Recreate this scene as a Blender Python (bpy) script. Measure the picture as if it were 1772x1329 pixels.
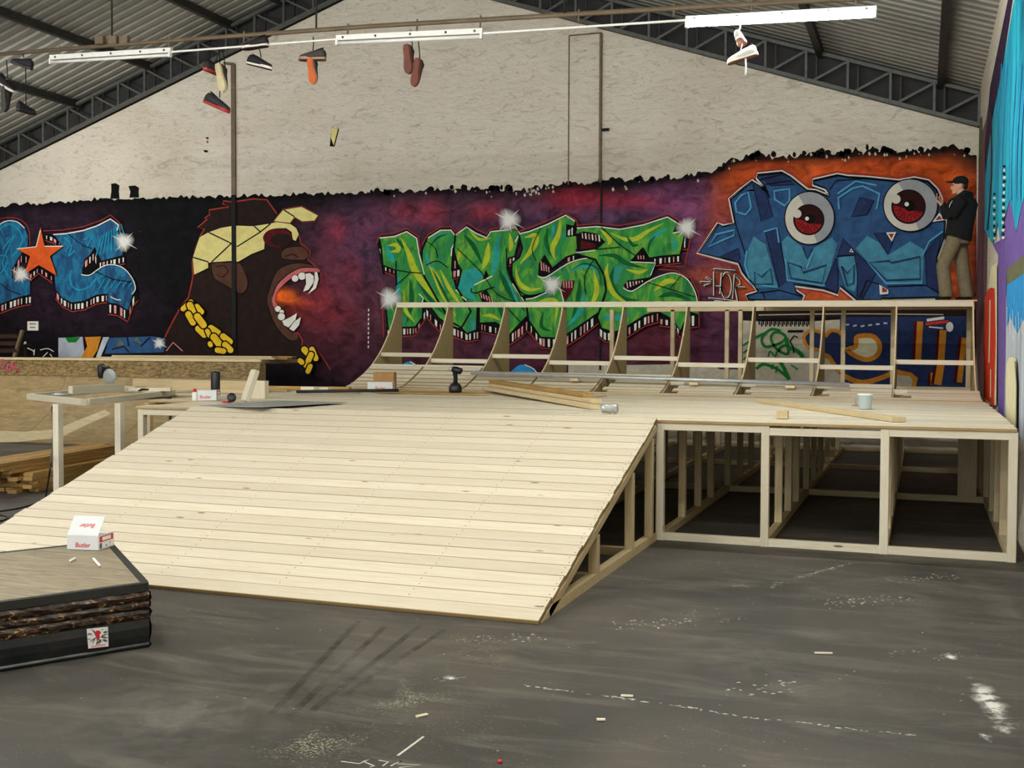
import bpy, bmesh, math, random
from mathutils import Vector, Matrix
for _o in list(bpy.data.objects): bpy.data.objects.remove(_o, do_unlink=True)
SC = bpy.context.scene; COL = SC.collection
V = Vector; rnd = random.Random(7)

# ------------------------------------------------------------------ camera
HC = 1.725; FPX = 1924.0; YAW, PITCH, ROLL = 0.35296, 0.03182, 0.00372
_r = V((math.cos(YAW), math.sin(YAW), 0)); _f = V((-math.sin(YAW), math.cos(YAW), 0)); _u = V((0, 0, 1))
_f2 = _f*math.cos(PITCH) - _u*math.sin(PITCH); _u2 = _u*math.cos(PITCH) + _f*math.sin(PITCH)
CR = _r*math.cos(ROLL) + _u2*math.sin(ROLL); CU = _u2*math.cos(ROLL) - _r*math.sin(ROLL); CF = _f2
CAM = V((0, 0, HC))
cd = bpy.data.cameras.new('camera'); cam = bpy.data.objects.new('camera', cd); COL.objects.link(cam)
cd.sensor_fit = 'HORIZONTAL'; cd.sensor_width = 36.0; cd.lens = FPX/1772*36.0; cd.clip_end = 200
cam.matrix_world = Matrix(((CR.x, CU.x, -CF.x, 0), (CR.y, CU.y, -CF.y, 0), (CR.z, CU.z, -CF.z, HC), (0, 0, 0, 1)))
SC.camera = cam
# ------------------------------------------------------------------ world, exposure
W = bpy.data.worlds.new('hall_ambience'); SC.world = W; W.use_nodes = True
W.node_tree.nodes['Background'].inputs[0].default_value = (0.93, 0.96, 1.0, 1)
W.node_tree.nodes['Background'].inputs[1].default_value = 0.75
vs = SC.view_settings; vs.view_transform = 'Standard'; vs.look = 'None'; vs.gamma = 1.0; vs.use_curve_mapping = False
vs.exposure = 1.45
LAMP_W = 170.0          # emission of a lit tube
# other lit battens of the hall, out of the picture (x, y, z, dx, dy)
HALL_LAMPS = [(-1.9, 4.6, 5.3), (-5.4, 4.6, 5.6), (-9.0, 4.6, 5.9), (-13.5, 4.6, 5.6), (-13.6, 11.2, 5.6), (-17.6, 15.2, 5.7),
              (-2.0, -2.0, 5.3), (-7.0, -2.0, 5.8)]

# real points from picture measurements (this camera, one known coordinate each)
def ray(x, y): return CF + CR*((x-886)/FPX) - CU*((y-664.5)/FPX)
def gz(x, y, z=0.0): d = ray(x, y); return CAM + d*((z-HC)/d.z)
def gy(x, y, Y): d = ray(x, y); return CAM + d*(Y/d.y)
def gx(x, y, X): d = ray(x, y); return CAM + d*(X/d.x)

# ------------------------------------------------------------------ helpers
def s2l(c):
    c = c/255.0
    return c/12.92 if c <= 0.04045 else ((c+0.055)/1.055)**2.4
def rgb(r, g, b): return (s2l(r), s2l(g), s2l(b), 1.0)
def wm(o): return wm(o.parent) @ o.matrix_parent_inverse @ o.matrix_basis if o.parent else o.matrix_basis.copy()
def par(o, p):
    if p is not None:
        o.parent = p; o.matrix_parent_inverse = wm(p).inverted()
    return o
def tag(o, label=None, cat=None, group=None, kind=None):
    if label: o['label'] = label
    if cat: o['category'] = cat
    if group: o['group'] = group
    if kind: o['kind'] = kind
    return o
def mesh(name, vs_, fs, mat, parent=None, smooth=False, midx=None, M=None):
    me = bpy.data.meshes.new(name); me.from_pydata([tuple(v) for v in vs_], [], fs)
    for m in (mat if isinstance(mat, (list, tuple)) else [mat]): me.materials.append(m)
    if midx: me.polygons.foreach_set('material_index', midx)
    if smooth: me.polygons.foreach_set('use_smooth', [True]*len(me.polygons))
    me.update()
    o = bpy.data.objects.new(name, me); COL.objects.link(o)
    if M is not None: o.matrix_basis = M
    return par(o, parent)
def empty(name, loc, label, cat, group=None, kind=None):
    o = bpy.data.objects.new(name, None); COL.objects.link(o); o.location = loc; o.empty_display_size = 0.1
    return tag(o, label, cat, group, kind)
BOXF = [(0,3,2,1),(4,5,6,7),(0,1,5,4),(1,2,6,5),(2,3,7,6),(3,0,4,7)]
def boxv(a, b, c): return [(-a,-b,-c),(a,-b,-c),(a,b,-c),(-a,b,-c),(-a,-b,c),(a,-b,c),(a,b,c),(-a,b,c)]
def frame(a, b, up=V((0,0,1))):
    d = (b-a).normalized()
    s = up.cross(d)
    if s.length < 1e-4: s = V((0,1,0)).cross(d)
    s.normalize(); u = d.cross(s).normalized(); c = (a+b)/2
    return Matrix(((d.x,s.x,u.x,c.x),(d.y,s.y,u.y,c.y),(d.z,s.z,u.z,c.z),(0,0,0,1)))
def chamf(a, b, c, e):
    vs_=[]; 
    for sx in (-1,1):
        for (y,z) in ((-b+e,-c),(b-e,-c),(b,-c+e),(b,c-e),(b-e,c),(-b+e,c),(-b,c-e),(-b,-c+e)): vs_.append((sx*a,y,z))
    fs=[tuple(range(7,-1,-1)),tuple(range(8,16))]+[(i,(i+1)%8,8+(i+1)%8,8+i) for i in range(8)]
    return vs_,fs
def plank(name, parent, a, b, w, h, mat, up=V((0,0,1)), e=0.005):
    """board with sawn edges browned to paint in seam shade"""
    a, b = V(a), V(b); v, f = chamf((b-a).length/2, w/2, h/2, e)
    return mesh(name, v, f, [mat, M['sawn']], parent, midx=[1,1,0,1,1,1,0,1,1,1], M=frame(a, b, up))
def beam(name, parent, a, b, w, h, mat, up=V((0,0,1)), e=0.003):
    """timber from a to b; w across, h along up; long grain on local X"""
    a, b = V(a), V(b); L = (b-a).length/2
    v, f = chamf(L, w/2, h/2, min(e, w/4, h/4))
    return mesh(name, v, f, mat, parent, M=frame(a, b, up))
def box(name, parent, x0, x1, y0, y1, z0, z1, mat, e=0.003):
    d = (abs(x1-x0), abs(y1-y0), abs(z1-z0)); cx, cy, cz = (x0+x1)/2, (y0+y1)/2, (z0+z1)/2
    k = d.index(max(d))
    if k == 0: return beam(name, parent, (x0,cy,cz), (x1,cy,cz), d[1], d[2], mat, e=e)
    if k == 1: return beam(name, parent, (cx,y0,cz), (cx,y1,cz), d[0], d[2], mat, e=e)
    return beam(name, parent, (cx,cy,z0), (cx,cy,z1), d[1] , d[0], mat, up=V((1,0,0)), e=e)
def sweep(pts, radii, n=8, squash=None):
    pts = [V(p) for p in pts]; vs_, fs = [], []
    if not isinstance(radii, (list, tuple)): radii = [radii]*len(pts)
    prev = None
    for i, p in enumerate(pts):
        d = (pts[min(i+1, len(pts)-1)] - pts[max(i-1, 0)]).normalized()
        s = V((0,0,1)).cross(d) if prev is None else prev - d*prev.dot(d)
        if s.length < 1e-3: s = V((1,0,0)).cross(d)
        s.normalize(); prev = s; t = d.cross(s)
        rr = radii[i]; ra, rb = rr if isinstance(rr, (list, tuple)) else (rr, rr)
        for k in range(n):
            a = 2*math.pi*k/n; vs_.append(p + s*(ra*math.cos(a)) + t*(rb*math.sin(a)))
        if i: fs += [((i-1)*n+k, (i-1)*n+(k+1)%n, i*n+(k+1)%n, i*n+k) for k in range(n)]
    m = len(pts)-1
    fs += [tuple(range(n-1,-1,-1)), tuple(m*n+k for k in range(n))]
    return vs_, fs
def tube(name, parent, pts, r, mat, n=8, smooth=True):
    v, f = sweep(pts, r, n); return mesh(name, v, f, mat, parent, smooth)
def lathe(name, parent, prof, mat, n=20, M=None, midx=None):
    vs_, fs = [], []
    for (r, z) in prof: vs_ += [(r*math.cos(2*math.pi*k/n), r*math.sin(2*math.pi*k/n), z) for k in range(n)]
    for i in range(len(prof)-1): fs += [(i*n+k, i*n+(k+1)%n, (i+1)*n+(k+1)%n, (i+1)*n+k) for k in range(n)]
    fs += [tuple(range(n-1,-1,-1)), tuple((len(prof)-1)*n+k for k in range(n))]
    return mesh(name, vs_, fs, mat, parent, True, M=M)
def prism(name, parent, pts, ext, mat, M=None, smooth=False):
    """closed outline pts (3D, planar) pushed by vector ext"""
    pts = [V(p) for p in pts]; ext = V(ext); n = len(pts)
    vs_ = pts + [p+ext for p in pts]
    fs = [tuple(range(n-1,-1,-1)), tuple(range(n, 2*n))] + [(i,(i+1)%n,n+(i+1)%n,n+i) for i in range(n)]
    return mesh(name, vs_, fs, mat, parent, smooth, M=M)
def smoothp(pts, k=4, closed=False):
    n = len(pts); out = []
    g = (lambda i: pts[i % n]) if closed else (lambda i: pts[max(0, min(n-1, i))])
    for i in range(n if closed else n-1):
        p0, p1, p2, p3 = g(i-1), g(i), g(i+1), g(i+2)
        for j in range(k):
            t = j/k
            out.append(tuple(0.5*((2*b)+(-a+c)*t+(2*a-5*b+4*c-d)*t*t+(-a+3*b-3*c+d)*t**3) for a, b, c, d in zip(p0,p1,p2,p3)))
    if not closed: out.append(tuple(pts[-1]))
    return out
def copy_tree(o, parent=None):
    c = o.copy(); COL.objects.link(c); c.parent = parent
    for ch in list(o.children): copy_tree(ch, c)
    return c
def applied(o):
    dg = bpy.context.evaluated_depsgraph_get(); ev = o.evaluated_get(dg)
    me = bpy.data.meshes.new_from_object(ev); o.modifiers.clear(); old = o.data; o.data = me
    return o

# ------------------------------------------------------------------ materials
class NT:
    def __init__(s, name):
        s.m = bpy.data.materials.new(name); s.m.use_nodes = True; s.t = s.m.node_tree; s.b = s.t.nodes['Principled BSDF']
    def n(s, typ, **kw):
        nd = s.t.nodes.new('ShaderNode'+typ)
        for k, v in kw.items():
            if k.startswith('i_'):
                key = k[2:]; key = int(key) if key.isdigit() else key.replace('_', ' ')
                if hasattr(v, 'links') or isinstance(v, bpy.types.NodeSocket): s.t.links.new(v, nd.inputs[key])
                else: nd.inputs[key].default_value = v
            else: setattr(nd, k, v)
        return nd
    def l(s, a, b): s.t.links.new(a, b)
    def mix(s, f, a, b, mode='MIX'):
        nd = s.t.nodes.new('ShaderNodeMix'); nd.data_type = 'RGBA'; nd.blend_type = mode; nd.clamp_factor = True
        for i, v in ((0, f), (6, a), (7, b)):
            if isinstance(v, bpy.types.NodeSocket): s.l(v, nd.inputs[i])
            else: nd.inputs[i].default_value = v
        return nd.outputs[2]
    def math(s, op, a, b=0.0, clamp=False):
        nd = s.t.nodes.new('ShaderNodeMath'); nd.operation = op; nd.use_clamp = clamp
        for i, v in ((0, a), (1, b)):
            if isinstance(v, bpy.types.NodeSocket): s.l(v, nd.inputs[i])
            else: nd.inputs[i].default_value = v
        return nd.outputs[0]
    def ramp(s, f, stops, interp='LINEAR'):
        nd = s.t.nodes.new('ShaderNodeValToRGB'); s.l(f, nd.inputs[0]); cr = nd.color_ramp; cr.interpolation = interp
        while len(cr.elements) < len(stops): cr.elements.new(0.5)
        for e, (p, c) in zip(cr.elements, stops): e.position = p; e.color = c if len(c) == 4 else (*c, 1)
        return nd.outputs[0]
    def obj(s, scale=(1,1,1), rand=0.0):
        tc = s.n('TexCoord'); v = tc.outputs['Object']
        if rand:
            oi = s.n('ObjectInfo'); mm = s.n('VectorMath', operation='MULTIPLY_ADD'); cv = s.n('CombineXYZ')
            for i in range(3): s.l(s.math('MULTIPLY', oi.outputs['Random'], rand*(1+i*0.37)), cv.inputs[i])
            s.l(v, mm.inputs[0]); mm.inputs[1].default_value = (1,1,1); s.l(cv.outputs[0], mm.inputs[2]); v = mm.outputs[0]
        mp = s.n('Mapping'); s.l(v, mp.inputs[0]); mp.inputs['Scale'].default_value = scale
        return mp.outputs[0]
    def noise(s, vec, scale=5.0, detail=4.0, rough=0.55, dist=0.0):
        nd = s.n('TexNoise'); s.l(vec, nd.inputs['Vector'])
        nd.inputs['Scale'].default_value = scale; nd.inputs['Detail'].default_value = detail
        nd.inputs['Roughness'].default_value = rough; nd.inputs['Distortion'].default_value = dist
        return nd.outputs[0]
    def bump(s, h, strength=0.3, dist=0.01):
        b = s.n('Bump'); b.inputs['Strength'].default_value = strength; b.inputs['Distance'].default_value = dist
        s.l(h, b.inputs['Height']); s.l(b.outputs[0], s.b.inputs['Normal'])
    def done(s, col, rough=0.6, metal=0.0, spec=None):
        if isinstance(col, bpy.types.NodeSocket): s.l(col, s.b.inputs['Base Color'])
        else: s.b.inputs['Base Color'].default_value = col
        if isinstance(rough, bpy.types.NodeSocket): s.l(rough, s.b.inputs['Roughness'])
        else: s.b.inputs['Roughness'].default_value = rough
        s.b.inputs['Metallic'].default_value = metal
        if spec is not None: s.b.inputs['Specular IOR Level'].default_value = spec
        return s.m
def plain(name, c, rough=0.6, metal=0.0, var=0.12, scale=12.0, spec=None):
    t = NT(name); v = t.obj(rand=7.0); n = t.noise(v, scale, 4)
    d = tuple(x*(1-var) for x in c[:3])+(1,); h = tuple(min(1, x*(1+var)) for x in c[:3])+(1,)
    return t.done(t.ramp(n, [(0.3, d), (0.7, h)]), rough, metal, spec)
def wood(name, light, dark, knots=0.5, vary=0.18, rough=0.6, knot_c=(0.14, 0.075, 0.03, 1), spec=0.3):
    t = NT(name)
    g = t.noise(t.obj((0.9, 16, 16), 9.0), 2.2, 5, 0.6, 1.2)
    g2 = t.noise(t.obj((2.0, 60, 60), 5.0), 2.0, 3, 0.6)
    c = t.ramp(g, [(0.30, dark), (0.62, light)])
    c = t.mix(t.math('MULTIPLY', g2, 0.35), c, dark)
    oi = t.n('ObjectInfo')
    c = t.mix(t.math('MULTIPLY', oi.outputs['Random'], vary*2), c, tuple(x*0.72 for x in dark[:3])+(1,))
    if knots:
        vo = t.n('TexVoronoi'); t.l(t.obj((1.7, 6.5, 6.5), 11.0), vo.inputs['Vector']); vo.inputs['Scale'].default_value = 1.0
        k = t.ramp(vo.outputs['Distance'], [(0.05, (1,1,1,1)), (0.085, (0,0,0,1))])
        c = t.mix(t.math('MULTIPLY', k, knots), c, knot_c)
    t.bump(g, 0.12, 0.004)
    return t.done(c, rough, 0.0, spec)
M = {}
M['pine'] = wood('pine_board', rgb(236,230,211), rgb(221,208,176), 0.85, 0.24)
M['pine_deck'] = wood('pine_deck_board', rgb(241,236,219), rgb(225,213,182), 0.5, 0.26)
M['stud'] = wood('pine_stud', rgb(226,210,170), rgb(202,178,132), 0.55, 0.20)
M['lumber'] = wood('stacked_lumber', rgb(205,170,105), rgb(160,118,60), 0.4, 0.35)
M['ply'] = wood('birch_plywood', rgb(196,176,130), rgb(172,150,104), 0.12, 0.12)
M['plyedge'] = wood('plywood_edge', rgb(235,222,184), rgb(205,182,136), 0.0, 0.1)
M['oldply'] = None
M['sawn'] = wood('sawn_edge_seam_shade', rgb(204,178,128), rgb(168,138,88), 0.0, 0.45)  # browner than the board faces: shade of the plank seams put into the colour
M['darkwood'] = wood('dark_stained_wood', rgb(62,38,22), rgb(30,16,9), 0.2, 0.2)
M['black'] = plain('black_plastic', rgb(18,18,20), 0.42)
M['blackmatte'] = plain('black_matte', rgb(12,12,13), 0.85)
M['white'] = plain('white_enamel', rgb(236,236,228), 0.4, var=0.04)
M['metal'] = plain('galvanised_steel', rgb(188,190,188), 0.4, 0.6)
M['iron'] = plain('painted_iron', rgb(86,88,84), 0.5, 0.2, 0.2)
M['darkiron'] = plain('dark_iron', rgb(44,43,40), 0.55, 0.2, 0.25)
M['conduit'] = plain('brown_conduit', rgb(108,92,70), 0.6, 0.0, 0.25, 4)
M['red'] = plain('red_print', rgb(200,30,45), 0.6)
M['cardboard'] = plain('cardboard', rgb(168,128,78), 0.8)
M['carton'] = plain('pale_grey_carton', rgb(216,219,217), 0.7, var=0.03)
M['skin'] = plain('skin', rgb(205,150,122), 0.55, var=0.08)
M['cloth_black'] = plain('black_cloth', rgb(6,6,7), 0.95, var=0.3, scale=30)
M['khaki'] = plain('khaki_cloth', rgb(116,104,78), 0.9, var=0.15, scale=20)
M['galv'] = plain('grey_sheet', rgb(160,164,160), 0.5, 0.2)
M['chalk'] = plain('white_chalk', rgb(238,236,226), 0.9, var=0.03)
def glow(name, c, s):
    t = NT(name); t.b.inputs['Base Color'].default_value = c
    t.b.inputs['Emission Color'].default_value = c; t.b.inputs['Emission Strength'].default_value = s
    return t.m
M['lit'] = glow('lit_fluorescent_tube', (1.0, 0.985, 0.94, 1), LAMP_W)
M['unlit'] = plain('unlit_fluorescent_tube', rgb(240,240,236), 0.25, var=0.02)

def m_plaster():
    t = NT('rough_plaster'); v = t.obj()
    big = t.noise(v, 0.35, 4, 0.6)
    c = t.ramp(big, [(0.30, rgb(216,205,184)), (0.55, rgb(232,224,207)), (0.8, rgb(222,209,188))])
    a = t.noise(t.obj((1.0, 1.0, 2.6)), 2.6, 7, 0.68, 1.6)
    cr = t.ramp(a, [(0.36, (1,1,1,1)), (0.45, (0,0,0,1))])
    b = t.noise(t.obj((1.0, 1.0, 4.0)), 5.5, 5, 0.7, 0.8)
    cr2 = t.ramp(b, [(0.33, (1,1,1,1)), (0.40, (0,0,0,1))])
    dots = t.noise(v, 14, 2, 0.5); cr3 = t.ramp(dots, [(0.26, (1,1,1,1)), (0.30, (0,0,0,1))])
    k = t.math('MAXIMUM', t.math('MULTIPLY', cr, 0.30), t.math('MAXIMUM', t.math('MULTIPLY', cr2, 0.42), t.math('MULTIPLY', cr3, 0.45)))
    c = t.mix(k, c, rgb(112,94,72))
    h = t.noise(t.obj((1, 1, 2.2)), 5, 6, 0.65, 1.0); t.bump(h, 0.9, 0.05)
    return t.done(c, 0.9, 0, 0.2)
M['plaster'] = m_plaster()
def m_floor():
    t = NT('worn_floor'); v = t.obj()
    big = t.noise(v, 0.45, 5, 0.6, 0.6)
    c = t.ramp(big, [(0.30, rgb(46,45,42)), (0.48, rgb(70,67,60)), (0.66, rgb(96,90,79))])
    st = t.noise(t.obj((0.5, 2.2, 1)), 1.5, 7, 0.7, 1.0)
    c = t.mix(t.ramp(st, [(0.50, (0,0,0,1)), (0.74, (0.65,)*3+(1,))]), c, rgb(128,123,110))
    dust = t.noise(v, 55, 3, 0.7); patch = t.noise(v, 0.8, 3, 0.6)
    d = t.math('MULTIPLY', t.ramp(dust, [(0.62, (0,0,0,1)), (0.72, (1,1,1,1))]), t.ramp(patch, [(0.46, (0,0,0,1)), (0.66, (1,1,1,1))]))
    c = t.mix(t.math('MULTIPLY', d, 0.7), c, rgb(205,200,170))
    fine = t.noise(v, 160, 2, 0.6); c = t.mix(t.math('MULTIPLY', fine, 0.35), c, rgb(40,38,34))
    sp = t.n('TexVoronoi'); t.l(v, sp.inputs['Vector']); sp.inputs['Scale'].default_value = 9.0
    sk = t.math('MULTIPLY', t.ramp(sp.outputs['Distance'], [(0.045,(1,1,1,1)),(0.07,(0,0,0,1))]), t.ramp(t.noise(v, 1.1, 3, 0.6), [(0.42,(0,0,0,1)),(0.6,(0.8,)*3+(1,))]))
    c = t.mix(sk, c, rgb(196,192,176))
    t.bump(t.noise(v, 30, 5, 0.7), 0.15, 0.004)
    return t.done(c, t.ramp(big, [(0.3, (0.5,)*3+(1,)), (0.7, (0.72,)*3+(1,))]), 0, 0.35)
M['floor'] = m_floor()
def m_roof():
    t = NT('corrugated_sheet'); n = t.noise(t.obj((0.3,0.3,1)), 1.2, 5, 0.6)
    return t.done(t.ramp(n, [(0.3, rgb(118,118,110)), (0.7, rgb(158,156,146))]), 0.5, 0.15)
M['roof'] = m_roof()
M['gable'] = plain('dark_gable_panel', rgb(46,45,46), 0.8, 0, 0.25, 3)
def m_oldply():
    t = NT('old_plywood'); g = t.noise(t.obj((1.2, 5, 5), 3.0), 2.0, 5, 0.6, 1.0)
    c = t.ramp(g, [(0.3, rgb(140,118,78)), (0.65, rgb(172,150,106))])
    w = t.noise(t.obj((1.0, 2, 2), 3.0), 3.0, 6, 0.7)
    c = t.mix(t.ramp(w, [(0.5, (0,0,0,1)), (0.7, (0.55,)*3+(1,))]), c, rgb(96,78,50))
    return t.done(c, 0.55, 0, 0.4)
M['oldply'] = m_oldply()
def m_oldtop():
    t = NT('scuffed_plywood'); w = t.noise(t.obj((2.5, 6, 6), 3.0), 4.0, 6, 0.75)
    return t.done(t.ramp(w, [(0.38, rgb(84,66,40)), (0.52, rgb(140,116,72)), (0.68, rgb(176,152,100))]), 0.6, 0, 0.3)
M['oldtop'] = m_oldtop()
def m_ledgetop():
    t = NT('grey_skate_surface'); g = t.noise(t.obj((2, 14, 14), 2.0), 2.0, 6, 0.65, 0.6)
    return t.done(t.ramp(g, [(0.3, rgb(112,102,86)), (0.55, rgb(150,138,114)), (0.75, rgb(172,160,134))]), 0.6, 0, 0.35)
M['ledgetop'] = m_ledgetop()
def m_chip():
    t = NT('chipped_timber'); g = t.noise(t.obj((2.0, 9, 14), 3.0), 2.2, 7, 0.75, 1.2)
    return t.done(t.ramp(g, [(0.40, rgb(12,8,7)), (0.52, rgb(44,26,14)), (0.59, rgb(112,72,30)), (0.66, rgb(224,196,134))]), 0.45, 0, 0.5)
M['chip'] = m_chip()
def m_ledgedark():
    t = NT('dark_painted_panel'); g = t.noise(t.obj((2, 3, 3), 3.0), 2.0, 6, 0.7, 0.6)
    return t.done(t.ramp(g, [(0.35, rgb(14,18,22)), (0.6, rgb(30,32,32)), (0.78, rgb(66,48,26))]), 0.4, 0, 0.5)
M['ledgedark'] = m_ledgedark()
# ------------------------------------------------------------------ setting
WY, WX, LX = 20.0, 0.84, -22.0
RX, RZ = -9.86, 9.08                       # ridge of the plaster gable
def wallz(x): return RZ - (0.330*(RX-x) if x < RX else 0.345*(x-RX))
floor = mesh('floor', [(LX,-8,0),(WX+0.3,-8,0),(WX+0.3,WY+0.3,0),(LX,WY+0.3,0),(LX,-8,-0.1),(WX+0.3,-8,-0.1),(WX+0.3,WY+0.3,-0.1),(LX,WY+0.3,-0.1)],
             [(0,1,2,3),(7,6,5,4),(0,4,5,1),(1,5,6,2),(2,6,7,3),(3,7,4,0)], M['floor'])
tag(floor, 'dark grey worn floor with white scuffs and dust', kind='structure')
pr = [(LX,WY,0),(WX,WY,0),(WX,WY,wallz(WX)),(RX,WY,RZ),(LX,WY,wallz(LX))]
wall_back = prism('wall_back', None, pr, (0,0.25,0), M['plaster'])
tag(wall_back, 'rough beige plaster gable wall covered in graffiti', kind='structure')
mesh('gable_panel', [(LX,WY+0.12,wallz(LX)-0.1),(RX,WY+0.12,RZ-0.1),(WX,WY+0.12,wallz(WX)-0.1),(WX,WY+0.12,wallz(WX)+0.75),(RX,WY+0.12,RZ+0.75),(LX,WY+0.12,wallz(LX)+0.75)],
     [(0,1,4,5),(1,2,3,4)], M['gable'], wall_back)
wall_right = prism('wall_right', None, [(WX,-8,0),(WX,WY+0.3,0),(WX,WY+0.3,wallz(WX)+0.7),(WX,-8,wallz(WX)+0.7)], (0.25,0,0), M['plaster'])
tag(wall_right, 'plaster side wall with bright dripping graffiti', kind='structure')
wall_left = prism('wall_left', None, [(LX,-8,0),(LX,WY+0.3,0),(LX,WY+0.3,wallz(LX)+0.7),(LX,-8,wallz(LX)+0.7)], (-0.25,0,0), M['plaster'])
tag(wall_left, 'plain plaster side wall', kind='structure')
# corrugated roof
def roof_side(xa, xb):
    vs_, fs = [], []; y = -8.0; p = 0.25
    prof = []
    while y < WY+0.3:
        prof += [(y,0.0),(y+p*0.55,0.0),(y+p*0.66,0.045),(y+p*0.89,0.045)]; y += p
    for (yy, h) in prof:
        for x in (xa, xb): vs_.append((x, yy, wallz(x)+0.64+h))
    n = len(prof)
    fs = [(2*i,2*i+1,2*i+3,2*i+2) for i in range(n-1)]
    return vs_, fs
roof = bpy.data.objects.new('ceiling', None); COL.objects.link(roof); tag(roof, 'grey corrugated sheet roof on dark purlins', kind='structure')
for xa, xb in ((LX, RX), (RX, WX+0.1)):
    v, f = roof_side(xa, xb); mesh('corrugated_sheet', v, f, M['roof'], roof)
for px, py in ((128,187),(256,123),(396,50),(1418,82),(1628,140)):
    x = gy(px, py, WY-0.2).x; z = wallz(x)+0.56
    beam('purlin', roof, (x,-8,z), (x,WY,z), 0.11, 0.15, M['darkiron'])
for x in (-7.3,-12.4): beam('purlin', roof, (x,-8,wallz(x)+0.56), (x,WY,wallz(x)+0.56), 0.11, 0.15, M['darkiron'])
# lattice truss on the gable
def truss(Y, full=True):
    t = bpy.data.objects.new('roof_truss', None); COL.objects.link(t)
    tag(t, 'dark iron lattice truss under the roof', kind='structure')
    for xa, xb in ((LX+0.1, RX), (RX, WX-0.02)):
        for dz in (0.02, 0.53):
            beam('chord', t, (xa,Y,wallz(xa)+dz), (xb,Y,wallz(xb)+dz), 0.09, 0.06, M['iron'])
        n = int(abs(xb-xa)/0.67); 
        for i in range(n+1):
            x = (RX + (xa-RX)*(i+0.5)/(n+0.5)) if xa < RX else (RX + (xb-RX)*(i+0.5)/(n+0.5))
            beam('web_post', t, (x,Y-0.03,wallz(x)), (x,Y-0.03,wallz(x)+0.53), 0.045, 0.05, M['iron'])
            beam('web_post', t, (x+0.16,Y+0.10,wallz(x+0.16)+0.03), (x+0.16,Y+0.10,wallz(x+0.16)+0.50), 0.035, 0.04, M['darkiron'])
            x2 = x + (0.6 if xa < RX else -0.6)
            if LX < x2 < WX: beam('web_diagonal', t, (x,Y+0.02,wallz(x)+0.52), (x2,Y+0.02,wallz(x2)+0.02), 0.035, 0.045, M['iron'])
    return t
truss(WY-0.16)
# conduits and joints standing on the gable wall
def strip(px, y0, y1, wpx, mat, dep):
    a = gy(px, y0, WY); b = gy(px, y1, WY); w = (gy(px+wpx, y0, WY)-a).length
    return box('conduit_strip', wall_back, a.x-w/2, a.x+w/2, WY-dep, WY-0.001, b.z, a.z, mat)
strip(405, 112, 340, 7, M['conduit'], 0.05); strip(406, 338, 640, 7, M['blackmatte'], 0.05)
a = gy(389,110,WY); b = gy(406,112,WY); beam('conduit_strip', wall_back, (a.x,WY-0.03,a.z), (b.x,WY-0.03,b.z), 0.05, 0.05, M['conduit'])
strip(1041, 58, 316, 4, M['conduit'], 0.06); strip(1041, 315, 640, 3, M['blackmatte'], 0.03)
strip(985, 62, 320, 2, M['conduit'], 0.012)
a = gy(985,62,WY); b = gy(1041,57,WY); beam('conduit_strip', wall_back, (a.x,WY-0.01,a.z), (b.x,WY-0.01,b.z), 0.02, 0.025, M['conduit'])
box('peg', wall_back, *(lambda p: (p.x, p.x+0.13, WY-0.06, WY-0.02, p.z-0.03, p.z+0.02))(gy(1043,225,WY)), M['blackmatte'])

# ------------------------------------------------------------------ deck platform
T = 0.07; FY = 9.85; DZ = 1.09; PT = 0.028; FZ = DZ-PT
deck = empty('deck_platform', (-3.5, FY, 0), 'pale new timber skate deck on open stud frames beside the wall', 'platform')
XW = [0.708,-0.281,-1.272,-2.205,-3.2,-4.2,-5.2,-6.2,-7.2,-7.9]
SY = [10.88,11.70,12.45,13.62,14.6,15.6,16.74,17.8,18.8]
for i, x in enumerate(XW):
    for (ya, yb) in ((FY+T,13.58),(13.62,16.70),(16.74,19.8)):
        box('bottom_plate', deck, x-T/2, x+T/2, ya, yb, 0, T, M['stud'])
        box('top_plate', deck, x-T/2, x+T/2, ya, yb, FZ-T, FZ, M['stud'])
    for y in SY: box('stud', deck, x-T/2, x+T/2, y-T/2, y+T/2, T, FZ-T, M['stud'])
    if i < 4 or i > 8: box('front_post', deck, x-T/2, x+T/2, FY, FY+T, 0, FZ, M['pine'])
for i in range(len(XW)-1):
    xa, xb = XW[i+1]+T/2, XW[i]-T/2
    for y in (13.6, 16.72, 19.8):
        box('cross_rail', deck, xa, xb, y-T/2, y+T/2, 0, T, M['stud']); box('cross_rail', deck, xa, xb, y-T/2, y+T/2, FZ-T, FZ, M['stud'])
    if i < 3:
        box('bottom_rail', deck, xa, xb, FY+0.004, FY+T-0.004, 0, 0.068, M['pine'])
        lo = 0.02 if i == 1 else 0.0
        box('header_rail', deck, xa, xb, FY+0.004, FY+T-0.004, FZ-0.066-lo, FZ-lo, M['pine'])
    if i == 8: box('header_rail', deck, xa, xb, FY+0.004, FY+T-0.004, FZ-0.066, FZ, M['pine'])
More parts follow.
